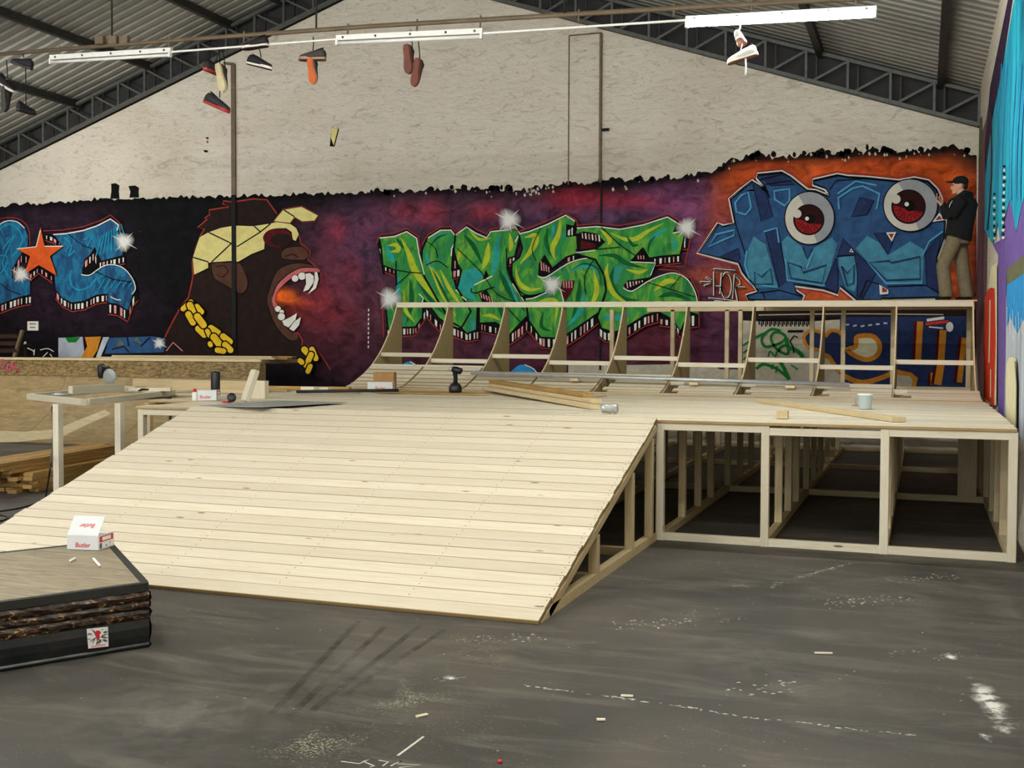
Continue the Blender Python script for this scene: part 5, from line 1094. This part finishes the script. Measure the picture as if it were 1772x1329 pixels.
# ------------------------------------------------------------------ lamps on the rail
def batten(a, b, lit, label, group, drop=0.0):
    a, b = V(a), V(b); d = (b-a).normalized(); L = (b-a).length; c = (a+b)/2
    t = empty('fluorescent_lamp', c, label, 'lamp', group)
    beam('housing', t, a, b, 0.05, 0.06, M['white'])
    dn = V((0,0,-1)); q = dn - d*dn.dot(d); q.normalize()
    ta, tb_ = a+d*0.03+q*0.062+V((0,-0.02,0)), b-d*0.03+q*0.062+V((0,-0.02,0))
    tube('tube', t, [ta, tb_], 0.019 if not lit else 0.02, M['lit'] if lit else M['unlit'], 12)
    for e in (a+d*0.012, b-d*0.012): beam('end_cap', t, e+q*0.015-V((0,0.012,0)), e+q*0.085-V((0,0.012,0)), 0.05, 0.028, M['white'], up=d)
    for f in (0.05,0.28,0.52,0.76,0.95): 
        e = a.lerp(b, f); tube('clip', t, [e+V((0,-0.026,0)), e+V((0,-0.031,0))], 0.014, M['iron'], 8)
    return t
LY = 11.2
def rp(px, py, dz=0.0): p = gy(px, py, LY); return V((p.x, LY, p.z+dz))
batten(rp(88,100), rp(297,87), False, 'unlit white tube lamp below the junction boxes on rail', 'tube lamps on the rail')
batten(rp(583,66), rp(836,54), False, 'unlit white tube lamp hung over the plain plaster', 'tube lamps on the rail')
batten(rp(1187,34), rp(1517,16), True, 'brightly lit tube lamp above the right part of the deck', 'tube lamps on the rail')
rail = empty('lamp_rail', rp(640,58), 'thin grey conduit rail carrying the tube lamps across the hall', 'rail')
up_ = V((0,0.03,0.085))
rpts = [rp(-20,106)+up_, rp(310,81)+up_, rp(640,58)+up_, rp(1190,27)+up_, rp(1525,10)+up_, rp(1660,2)+up_]
tube('rail_pipe', rail, rpts, 0.022, M['conduit'], 8)
tube('rail_wire', rail, [p+V((0,0.05,0.035)) for p in rpts], 0.010, M['conduit'], 6)
for a, b in (((297,90),(583,68)),((836,58),(1187,35))): beam('trunking', rail, rp(*a), rp(*b), 0.02, 0.022, M['white'])
for px in (100,290,420,600,720,830,1000,1165,1300,1480):
    i = next((k for k in range(5) if rp(px,0).x < rpts[k+1].x), 4); t = (rp(px,50).x-rpts[i].x)/(rpts[i+1].x-rpts[i].x); q = rpts[i].lerp(rpts[i+1], t)
    beam('clamp', rail, q+V((0,0.0,0.05)), q+V((0,-0.012,-0.085)), 0.02, 0.012, M['conduit'], up=V((0,1,0)))
for px in (170,193,212): q = rp(px, 78); beam('junction_box', rail, q+V((-0.06,0.04,0.07)), q+V((0.06,0.04,0.065)), 0.06, 0.10, M['conduit'])
for px, py in ((191,78),(545,60),(975,36),(1480,12)):
    q = rp(px, py)+up_; tube('hanger_rod', rail, [q, V((q.x, q.y, wallz(q.x)+0.64))], 0.011, M['darkiron'], 6)
# the rest of the hall's lamps, each hung from the roof
for i, (x, y, z) in enumerate(HALL_LAMPS):
    t = batten((x-0.9,y,z), (x+0.9,y,z), True, 'lit tube lamp hung from the roof further back in the hall', 'lit lamps further back in the hall')
    for s in (-0.7, 0.7): tube('hanger_rod', t, [(x+s,y,z+0.03),(x+s,y,wallz(x+s)+0.64)], 0.008, M['darkiron'], 6)

# ------------------------------------------------------------------ shoes thrown over the rail
def shoe_proto(name, c_up, c_sole, c_tread, trim=None):
    """sneaker, toe on +X, sole down, about 30 cm"""
    mu = plain(name+'_upper', c_up, 0.7); ms_ = plain(name+'_sole', c_sole, 0.6); mt_ = plain(name+'_tread', c_tread, 0.7)
    t = bpy.data.objects.new(name, None); COL.objects.link(t)
    secs = [(-0.140,0.028,0.062),(-0.125,0.036,0.080),(-0.09,0.040,0.086),(-0.04,0.041,0.078),(0.01,0.044,0.064),(0.06,0.048,0.050),(0.10,0.045,0.040),(0.130,0.033,0.030),(0.146,0.014,0.016)]
    vs_, fs = [], []; n = 9
    for (x, w, h) in secs:
        for k in range(n): a = math.pi*k/(n-1); vs_.append((x, w*math.cos(a), 0.026+h*math.sin(a)**0.7))
    for i in range(len(secs)-1): fs += [(i*n+k,i*n+k+1,(i+1)*n+k+1,(i+1)*n+k) for k in range(n-1)]+[(i*n,(i+1)*n,(i+1)*n+n-1,i*n+n-1)]
    fs += [tuple(range(n-1,-1,-1)), tuple((len(secs)-1)*n+k for k in range(n))]
    par(mesh('upper', vs_, fs, mu, None, True), t)
    ol = [(-0.148,0.0),(-0.142,0.026),(-0.10,0.038),(-0.03,0.036),(0.04,0.046),(0.09,0.050),(0.13,0.038),(0.152,0.012)]
    out = smoothp(ol+[(x,-y) for x,y in ol[:0:-1]], 3, True)
    par(prism('sole', None, [(x,y,0.008) for x,y in out], (0,0,0.024), ms_), t)
    par(prism('tread', None, [(x*0.985,y*0.96,0.0) for x,y in out], (0,0,0.009), mt_), t)
    par(mesh('opening', [(-0.075+0.045*math.cos(k*math.pi/6), 0.026*math.sin(k*math.pi/6), 0.1135-0.012*math.cos(k*math.pi/6)-0.006*abs(math.sin(k*math.pi/6))) for k in range(12)], [tuple(range(12))], M['blackmatte'], None), t)
    lm = trim or M['chalk']
    for k in range(4): x = -0.012+k*0.024; zt = 0.096-0.009*k-0.004*k; par(tube('lace_row', None, [(x,-0.022,zt-0.012),(x+0.004,0,zt),(x,0.022,zt-0.012)], 0.0035, lm, 5), t)
    return t
K = {}
def hang(key, px, py, mode, ang, label, lace_to, cols, sc=1.0, lace_c=None, Yo=0.0):
    if key not in K: K[key] = shoe_proto(key, *cols); t = K[key]
    else:
        t = K[key].copy(); COL.objects.link(t)
        for ch in K[key].children:
            if not ch.name.startswith(('hanging_lace','loose_lace')):
                c_ = ch.copy(); COL.objects.link(c_); c_.parent = t
    p = gy(px, py, LY-0.03+Yo)
    S_ = Matrix.Scale(sc*1.15,4)
    if mode == 'side': R_ = Matrix.Rotation(-math.radians(ang),4,'Y')
    elif mode == 'sidel': R_ = Matrix.Rotation(math.radians(ang),4,'Y')@Matrix.Rotation(math.pi,4,'Z')
    elif mode == 'sole': R_ = Matrix.Rotation(-math.radians(ang),4,'Y')@Matrix.Rotation(math.radians(-96),4,'X')
    else: R_ = Matrix.Rotation(math.radians(ang),4,'Y')@Matrix.Rotation(math.pi/2,4,'Z')
    if mode == 'sole': R_ = Matrix.Rotation(-math.radians(ang),4,'Y')@Matrix.Rotation(math.radians(-80),4,'X')
    t.matrix_basis = Matrix.Translation(p)@R_@S_@Matrix.Translation((0,0,-0.05))
    tag(t, label, 'shoe', 'shoes thrown over the lamp rail')
    if lace_to:
        q = gy(*lace_to, LY+0.03); a = t.matrix_basis@V((0.0,0,0.10))
        tube('hanging_lace', t, [a, a.lerp(q,0.5)+V((0.006,0,0)), q], 0.006, lace_c or M['blackmatte'], 6)
    return t
DK = (rgb(26,26,34), rgb(52,48,46), rgb(40,38,36)); BW = (rgb(20,19,20), rgb(232,226,214), rgb(60,30,26))
hang('dark_sneaker', 39,108,'sidel',20,'navy sneaker slung over rail beside the lamp with junction boxes',(40,94),DK)
hang('white_soled_sneaker', 10,144,'side',-30,'black sneaker with white sole next to the grey-soled hanging one',(11,104),BW)
hang('dark_sneaker', 12,172,'sole',-88,'grey-soled sneaker hanging toe down beside a white-soled one',(11,150),DK,0.95)
hang('dark_sneaker', 45,188,'end',0,'dark sneaker dangling lowest on a long lace',(44,115),DK,0.9)
hang('ankle_sneaker', 370,119,'end',10,'black sneaker with white and red trim above the red shoe',(381,82),(rgb(28,30,32),rgb(190,60,56),rgb(150,40,40)))
hang('pale_sandal', 386,135,'sole',-76,'cream-soled shoe hanging beside the conduit corner',(384,80),(rgb(60,48,40),rgb(212,200,160),rgb(206,192,150)))
hang('red_sneaker', 377,178,'side',-24,'red and black sneaker hanging low beside the conduit corner',(380,82),(rgb(38,42,42),rgb(176,36,34),rgb(120,24,24)),1.1)
hang('white_soled_sneaker', 442,75,'sidel',-2,'black sneaker with white stripe sole hung tight against rail',(444,66),BW)
hang('white_soled_sneaker', 450,108,'side',-16,'black sneaker with white stripe sole dangling on a lace below its pair',(447,80),BW)
hang('grey_sneaker', 541,96,'sidel',4,'dark grey sneaker with brown sole hanging level',(542,64),(rgb(58,56,50),rgb(176,140,110),rgb(90,60,46)))
hang('orange_sneaker', 543,123,'sole',-80,'orange-soled sneaker hanging toe down below the grey one',(543,100),(rgb(54,52,46),rgb(190,150,110),rgb(200,96,42)),0.9)
hang('brown_sneaker', 709,103,'sole',-84,'upper of two brown-soled shoes hanging over the plaster',(711,52),(rgb(60,34,26),rgb(118,66,48),rgb(112,62,48)),0.95)
hang('brown_sneaker', 723,126,'sole',-98,'lower of two brown-soled shoes hanging over the plaster',(723,60),(rgb(60,34,26),rgb(118,66,48),rgb(112,62,48)),0.9)
WH = (rgb(214,210,196),rgb(232,228,214),rgb(120,70,52))
hang('white_sneaker', 1280,66,'end',-20,'white sneaker looped right under the lit lamp',(1282,40),WH,0.85,M['chalk'])
w2 = hang('white_sneaker', 1284,95,'sidel',-14,'white sneaker with brown tread dangling below the lit lamp',(1284,70),WH,0.9,M['chalk'])
a = gy(1290,100,LY-0.05); tube('loose_lace', w2, [a, a+V((0.005,0,-0.08)), a+V((0.0,0,-0.17))], 0.010, M['chalk'], 6)

# ------------------------------------------------------------------ person on the quarter pipe
PB = V((0,0,0)); 
def blob(c, r, n=12, m=8):
    vs_, fs = [], []
    for i in range(m+1):
        th = math.pi*i/m
        for k in range(n): a = 2*math.pi*k/n; vs_.append((c[0]+r[0]*math.sin(th)*math.cos(a), c[1]+r[1]*math.sin(th)*math.sin(a), c[2]+r[2]*math.cos(th)))
    for i in range(m): fs += [(i*n+k,(i+1)*n+k,(i+1)*n+(k+1)%n,i*n+(k+1)%n) for k in range(n)]
    return vs_, fs
def fuse(name, shapes, mat, parent, Mx, vox=0.012, sm=6):
    vs_, fs = [], []
    for v, f in shapes:
        n = len(vs_); vs_ += [tuple(p) for p in v]; fs += [tuple(i+n for i in q) for q in f]
    o = mesh(name, vs_, fs, mat, None, M=Mx)
    r = o.modifiers.new('r', 'REMESH'); r.mode = 'VOXEL'; r.voxel_size = vox; r.use_smooth_shade = True
    s = o.modifiers.new('s', 'SMOOTH'); s.factor = 0.5; s.iterations = sm
    applied(o); o.data.materials.clear(); o.data.materials.append(mat)
    o.data.polygons.foreach_set('use_smooth', [True]*len(o.data.polygons))
    return par(o, parent)
pz = qtop(0.4)+0.024
pp_ = gy(1652,518,17.36)
PM = Matrix.Translation((pp_.x, 17.36, pz))
person = empty('person', (pp_.x, 17.36, pz), 'person in black hoodie, cap and khaki trousers photographing with a phone', 'person')
# local axes: -X is where the person faces (picture left), -Y towards the camera
def L(pts, rad, n=12): return sweep([V(p) for p in pts], rad, n)
hip = (0.02,0.0,0.92); neck = (0.075,0.0,1.49); head = (0.045,0.0,1.655)
# arms: near (-Y) and far (+Y)
shN, elN, wrN = (0.07,-0.17,1.42), (-0.06,-0.20,1.19), (-0.205,-0.11,1.385)
shF, elF, wrF = (0.04,0.15,1.42), (-0.12,0.16,1.22), (-0.20,0.02,1.45)
legN = [(-0.01,-0.09,0.90),(-0.165,-0.10,0.50),(-0.115,-0.10,0.07)]; legF = [(0.04,0.09,0.90),(0.10,0.08,0.50),(0.165,0.08,0.07)]
def fingers(w, sgn):
    sh = []
    for k in range(4):
        y = w[1]+sgn*0.0+(-0.030+0.020*k); L_ = (0.060,0.072,0.068,0.052)[k]
        a = V((w[0]-0.052,y,w[2]+0.045)); b = a+V((-0.018,0.0,L_*0.55)); c = b+V((0.020,0.0,L_*0.45))
        sh.append(L([a-V((-0.012,0,0.012)),a,b,c], [0.0095,0.0095,0.009,0.0075], 8))
    th = V((w[0]-0.02,w[1]+sgn*0.035,w[2]+0.03)); sh.append(L([th, th+V((-0.012,sgn*0.016,0.028)), th+V((0.0,sgn*0.012,0.055))], [0.012,0.0105,0.008], 8))
    return sh
def palm(w): return [L([V(w), V(w)+V((-0.02,0,0.02)), V(w)+V((-0.05,0,0.045))], [(0.024,0.022),(0.040,0.020),(0.042,0.017)], 10)]
body = [blob((head[0],head[1],head[2]+0.015),(0.098,0.077,0.118)), blob((head[0]-0.045,0,head[2]-0.055),(0.050,0.052,0.060)), blob((head[0]-0.082,0,head[2]-0.098),(0.026,0.030,0.024)),
  L([(head[0]-0.088,0,head[2]+0.022),(head[0]-0.108,0,head[2]-0.012),(head[0]-0.122,0,head[2]-0.034),(head[0]-0.092,0,head[2]-0.045)], [0.010,0.013,0.016,0.012], 8),
  L([(head[0]-0.088,-0.018,head[2]-0.068),(head[0]-0.097,0,head[2]-0.066),(head[0]-0.088,0.018,head[2]-0.068)], [0.008,0.011,0.008], 8),
  L([(head[0]-0.082,-0.045,head[2]+0.034),(head[0]-0.095,-0.02,head[2]+0.030),(head[0]-0.095,0.02,head[2]+0.030),(head[0]-0.082,0.045,head[2]+0.034)], [0.010,0.012,0.012,0.010], 8)]
for s in (-1, 1): body.append(blob((head[0]+0.012,s*0.078,head[2]-0.005),(0.020,0.012,0.034)))
body += [L([neck, (0.06,0,1.56), (head[0]+0.012,0,head[2]-0.05)], [0.062,0.056,0.058])]
body += [L([(0.02,0,0.90),(0.04,0,1.1),(0.07,0,1.35),(0.075,0,1.48)], [(0.12,0.15),(0.11,0.14),(0.11,0.15),(0.06,0.07)], 14)]
for a, b, c, s in ((shN,elN,wrN,1),(shF,elF,wrF,-1)):
    body += [L([a,b], [0.05,0.04]), L([b,c], [0.038,0.026])] + palm(c) + fingers(c, s)
for lg in (legN, legF): body += [L(lg, [0.08,0.055,0.04])]
fuse('body', body, M['skin'], person, PM, 0.0085, 3)
for s in (-1, 1):
    e = par(mesh('eye', *blob((head[0]-0.090,s*0.030,head[2]+0.012),(0.010,0.013,0.008)), M['blackmatte'], None, True, M=PM), person)
hood = [L([(0.03,0,0.865),(0.035,0,0.93),(0.055,0,1.08),(0.075,0,1.25),(0.08,0,1.38),(0.08,0,1.46),(0.08,0,1.515)], [(0.165,0.185),(0.168,0.19),(0.165,0.185),(0.160,0.195),(0.150,0.215),(0.125,0.185),(0.08,0.085)], 18)]
for a, b, c in ((shN,elN,wrN),(shF,elF,wrF)):
    e = V(b).lerp(V(c), 0.90); hood += [L([V(a)+V((0.02,0,0.02)), V(a), V(a).lerp(V(b),0.5), V(b)], [0.075,0.085,0.075,0.066]), L([b, V(b).lerp(V(c),0.5), e], [0.066,0.056,0.044])]
hood += [L([(0.0,-0.085,1.48),(0.10,-0.10,1.53),(0.175,0,1.51),(0.10,0.10,1.53),(0.0,0.085,1.48)], [0.03,0.05,0.065,0.05,0.03], 10)]
hd = fuse('hoodie', hood, M['cloth_black'], person, PM, 0.013, 5)
par(tube('hood_cord', None, [PM@V((-0.055,-0.12,1.43)), PM@V((-0.085,-0.135,1.38)), PM@V((-0.097,-0.14,1.33))], 0.006, M['chalk'], 6), hd)
tro = [L([(0.025,0,0.80),(0.025,0,0.86),(0.03,0,0.93)], [(0.15,0.16),(0.155,0.175),(0.15,0.165)], 16)]
for lg in (legN, legF): tro += [L([lg[0], V(lg[0]).lerp(V(lg[1]),0.5), lg[1], V(lg[1]).lerp(V(lg[2]),0.5), V(lg[2])+V((0,0,0.0)), V(lg[2])-V((0,0,0.02))], [0.115,0.108,0.098,0.096,0.098,0.09], 14)]
tr = fuse('trousers', tro, M['khaki'], person, PM, 0.013, 5)
par(mesh('pocket_flap', *chamf(0.045,0.003,0.014,0.001), M['cloth_black'], None, M=PM@Matrix.Translation((0.105,-0.158,0.80))), tr)
for (x, y) in ((legN[2][0],legN[2][1]),(legF[2][0],legF[2][1])):
    sh = [L([(x+0.065,y,0.035),(x+0.04,y,0.045),(x-0.04,y,0.045),(x-0.11,y,0.032),(x-0.15,y,0.026)], [(0.03,0.03),(0.044,0.042),(0.046,0.042),(0.048,0.028),(0.03,0.02)], 12), L([(x+0.01,y,0.05),(x+0.01,y,0.11)], [0.05,0.045])]
    fuse('shoe', sh, M['cloth_black'], person, PM, 0.009, 2)
cap = [blob((head[0]+0.008,0,head[2]+0.062),(0.112,0.092,0.082),16,10)]
cp = fuse('cap', cap, M['cloth_black'], person, PM, 0.009, 2)
br = smoothp([(-0.055,-0.078),(-0.12,-0.070),(-0.175,-0.035),(-0.19,0.0),(-0.175,0.035),(-0.12,0.070),(-0.055,0.078)], 4)
par(prism('brim', None, [(x+head[0], y, head[2]+0.062-0.10*abs(y)+0.03*(x+0.19)) for x, y in br], (0,0,0.008), M['cloth_black'], M=PM), cp)
par(fuse('hair', [blob((head[0]+0.055,0,head[2]-0.01),(0.058,0.074,0.055))], M['darkwood'], None, PM, 0.009, 2), person)
ph = mesh('phone', *chamf(0.078,0.0375,0.0045,0.003), M['black'], None, M=PM@Matrix.Translation((-0.262,-0.045,1.475))@Matrix.Rotation(math.pi/2,4,'Z')@Matrix.Rotation(math.pi/2-0.15,4,'X'))
phone = empty('mobile_phone', PM@V((-0.262,-0.045,1.43)), 'black phone held sideways in both hands of the person', 'phone'); par(ph, phone)
par(lathe('lens', None, [(0.006,0.0),(0.007,0.002),(0.004,0.003)], M['metal'], 10, PM@Matrix.Translation((-0.267,0.0,1.495))@Matrix.Rotation(-math.pi/2,4,'Y')), phone)

# ------------------------------------------------------------------ marks and debris on the floor
def fm(name, pts, mat, lab=None):
    o = mesh(name, [V((p.x,p.y,0.0012)) for p in pts], [tuple(range(len(pts)))], mat, floor)
    if lab: o['label'] = lab
    return o
def streak(pts, w0, mat, name, n=26, jag=0.6, lab=None, dens=0.75):
    P_ = [gz(*p) for p in pts]; vs_, fs = [], []
    segs = [(a, b) for a, b in zip(P_[:-1], P_[1:])]; tot = sum((b-a).length for a, b in segs)
    for k in range(n):
        s = rnd.random()*tot
        for a, b in segs:
            if s <= (b-a).length: break
            s -= (b-a).length
        c = a+(b-a).normalized()*s; d = (b-a).normalized(); q = V((-d.y,d.x,0)); Ls = tot/n*rnd.uniform(0.5,1.8); w = w0*rnd.uniform(0.25,1)
        c = c+q*rnd.uniform(-w0,w0)*jag; m0 = len(vs_)
        for (u, v) in ((-0.5,0.1),(-0.2,0.5),(0.15,0.35),(0.5,0.15),(0.3,-0.4),(-0.25,-0.5)): x = c+d*(u*Ls)+q*(v*w*rnd.uniform(0.5,1)); vs_.append((x.x,x.y,0.0012))
        fs.append(tuple(range(m0,m0+6)))
    o = mesh(name, vs_, fs, mat, floor); o['kind'] = 'stuff'
    if lab: o['label'] = lab
    return o
def m_dust(name, c, a0, a1, sc, strength=0.8):
    t = NT(name); n = t.noise(t.obj(), sc, 6, 0.7, 0.5); al = t.math('MULTIPLY', t.ramp(n, [(a0,(0,0,0,1)),(a1,(1,1,1,1))]), strength)
    t.l(al, t.b.inputs['Alpha']); return t.done(c, 0.9, 0, 0.1)
CH = plain('dusty_white_mark', rgb(206,203,188), 0.9, var=0.1)
streak([(905,1186),(960,1194),(1060,1206),(1200,1226),(1280,1240),(1400,1252),(1490,1264),(1585,1272)], 0.022, CH, 'scraped_line', 90, 0.5, 'long broken white scrape line')
streak([(1262,1013),(1320,1018),(1380,1000),(1470,974)], 0.05, m_dust('dust_a', rgb(190,186,168), 0.35, 0.7, 14), 'scuff_marks', 60, 0.9)
streak([(1380,1000),(1430,986),(1470,975)], 0.02, CH, 'scraped_line', 30, 0.5)
for (x, y, r, k) in ((960,1050,0.10,18),(1262,1072,0.10,9),(1130,1080,0.3,20),(1500,1040,0.35,30),(1600,1000,0.25,20),(780,1173,0.10,10),(1640,1135,0.10,8),(1575,1128,0.12,8),(1330,1190,0.3,12),(880,1105,0.25,16)):
    c = gz(x, y); streak([(x-40*r*6,y+5),(x,y),(x+40*r*6,y-4)], r*0.10, CH, 'scuff_marks', k*2, 4.0)
def smear(x, y, rx, ry, mat, lab=None):
    c = gz(x, y); ax = (gz(x+rx, y)-c); ay = (gz(x, y-ry)-c); n_ = 32
    o = mesh('dust_patch', [(math.cos(k*2*math.pi/n_), math.sin(k*2*math.pi/n_), 0) for k in range(n_)], [tuple(range(n_))], mat, None, M=Matrix(((ax.x,ay.x,0,c.x),(ax.y,ay.y,0,c.y),(0,0,1,0.0012+0.00005*len(DPS)),(0,0,0,1))))
    DPS.append(o); par(o, floor)
    if lab: o['label'] = lab
DPS = []
def m_patch(name, c, a0, a1, sc, strength=0.8):
    t = NT(name); g = t.n('NewGeometry'); mp = t.n('Mapping'); t.l(g.outputs['Position'], mp.inputs[0]); n = t.noise(mp.outputs[0], sc, 6, 0.7, 0.5)
    tc = t.n('TexCoord'); ln = t.n('VectorMath', operation='LENGTH'); t.l(tc.outputs['Object'], ln.inputs[0])
    fall = t.ramp(ln.outputs['Value'], [(0.15,(1,1,1,1)),(0.98,(0,0,0,1))])
    lo = t.noise(mp.outputs[0], 2.3, 3, 0.6, 0.6)
    nn = t.math('ADD', t.math('ADD', n, t.math('MULTIPLY', t.math('SUBTRACT', fall, 0.6), 0.16)), t.math('MULTIPLY', t.math('SUBTRACT', lo, 0.5), 0.5))
    al = t.math('MULTIPLY', t.math('MULTIPLY', t.ramp(nn, [(a0,(0,0,0,1)),(a1,(1,1,1,1))]), fall), strength, True)
    t.l(al, t.b.inputs['Alpha']); return t.done(c, 0.9, 0, 0.1)
DU = m_patch('white_powder', rgb(232,230,222), 0.44, 0.62, 7, 1.4); DU2 = m_patch('sawdust', rgb(196,192,164), 0.62, 0.67, 75, 0.65); DU3 = m_patch('pale_dust', rgb(158,154,140), 0.42, 0.9, 6, 0.5)
smear(1722,1228,34,64,DU,'bright white powder spill near the side wall'); smear(1705,1275,16,14,DU); smear(1645,1137,14,8,DU); smear(775,1174,26,7,DU,'small white plaster smear')
smear(700,1205,190,60,DU2,'sprinkled pale sawdust'); smear(560,1290,200,60,DU2); smear(820,1110,150,36,DU2); smear(1170,1068,110,36,DU2); smear(1290,1010,90,26,DU2); smear(900,1160,200,50,DU2)
smear(1560,1040,170,70,DU3); smear(1750,1060,60,110,DU3); smear(1260,1130,220,60,DU3); smear(300,1240,320,90,DU3); smear(640,1160,220,60,DU3); smear(1420,1200,260,70,DU3)
# tyre-like dark streaks
DS = m_dust('dark_skid', rgb(34,33,30), 0.35, 0.75, 5, 0.45)
for a, b in (((620,1075),(470,1235)),((665,1085),(500,1240)),((730,1080),(540,1230)),((770,1090),(600,1200))):
    A, B = gz(*a), gz(*b); d = (B-A).normalized(); q = V((-d.y,d.x,0))*0.02; fm('skid_mark', [A+q,A-q,B-q,B+q], DS)
# chalk scribble in front
def chalk(pts, w): 
    P_ = [gz(*p) for p in pts]; vs_ = []
    for i, p in enumerate(P_):
        d = (P_[min(i+1,len(P_)-1)]-P_[max(i-1,0)]).normalized(); q = V((-d.y,d.x,0))*w; vs_ += [(p+q).to_tuple()[:2]+(0.0014,), (p-q).to_tuple()[:2]+(0.0014,)]
    mesh('chalk_stroke', vs_, [(2*i,2*i+1,2*i+3,2*i+2) for i in range(len(P_)-1)], CH, floor)
chalk([(688,1308),(710,1292),(733,1275)], 0.006)
for l in ([(590,1318),(622,1322),(640,1314)],[(640,1314),(628,1318),(648,1326),(640,1328)],[(655,1316),(672,1319),(662,1326)],[(676,1326),(694,1317),(684,1322),(728,1324),(690,1329)]): chalk(l, 0.004)
# wood chips and crumbs
vs_, fs = [], []
for k in range(620):
    x = rnd.choice((rnd.gauss(520,120), rnd.gauss(720,120), rnd.uniform(0,1760), rnd.uniform(880,1760))); y = rnd.choice((rnd.uniform(1070,1329), rnd.gauss(1270,40), rnd.uniform(990,1200)))
    if y > 1400 or y < 985 or x < 0 or (x < 950 and y < 1090+0.0*x) or (x < 270 and y < 1160): continue
    p = gz(x, y); s = rnd.choice((0.002,0.003,0.003,0.004,0.006)); a = rnd.uniform(0,6.28); d = V((math.cos(a),math.sin(a),0)); q = V((-d.y,d.x,0)); m0 = len(vs_); e = rnd.uniform(1,2.4)
    for (u, v, h) in ((-e,-1,0.001),(e,-0.7,0.001),(e*0.8,1,0.001),(-e,0.8,0.001),(-e*0.5,-0.4,0.9),(e*0.5,0.4,0.9)): r_ = p+d*(u*s)+q*(v*s); vs_.append((r_.x,r_.y,0.001+h*s*0.8))
    fs += [(m0+i for i in t) for t in ((0,1,5,4),(1,2,5),(2,3,4,5),(3,0,4))]
fs = [tuple(f) for f in fs]
wc = mesh('wood_chips', vs_, fs, M['chalk']); tag(wc, 'scattered pale wood chips and crumbs on the dark floor', 'wood chips', kind='stuff')
for (x, y, w, a) in ((1085,1204,0.03,0.2),(1425,1130,0.05,0.3),(730,1238,0.03,1.0),(1040,1245,0.02,0.4)):
    p = gz(x, y, 0.006); tag(beam('wood_offcut', None, p-V((w*math.cos(a),w*math.sin(a),0)), p+V((w*math.cos(a),w*math.sin(a),0)), 0.02, 0.009, M['pine']), 'tiny pale wood offcut lying on the dark floor', 'offcut', 'tiny offcuts on the floor')
p = gz(865,1318,0.004); tag(lathe('red_plastic_cap', None, [(0.006,0),(0.011,0.002),(0.010,0.009),(0.006,0.011)], M['red'], 12, Matrix.Translation(V((p.x,p.y,0.0005)))), 'tiny red plastic cap on the floor in front of ramp', 'bead')  # a small red cap dropped on the floor
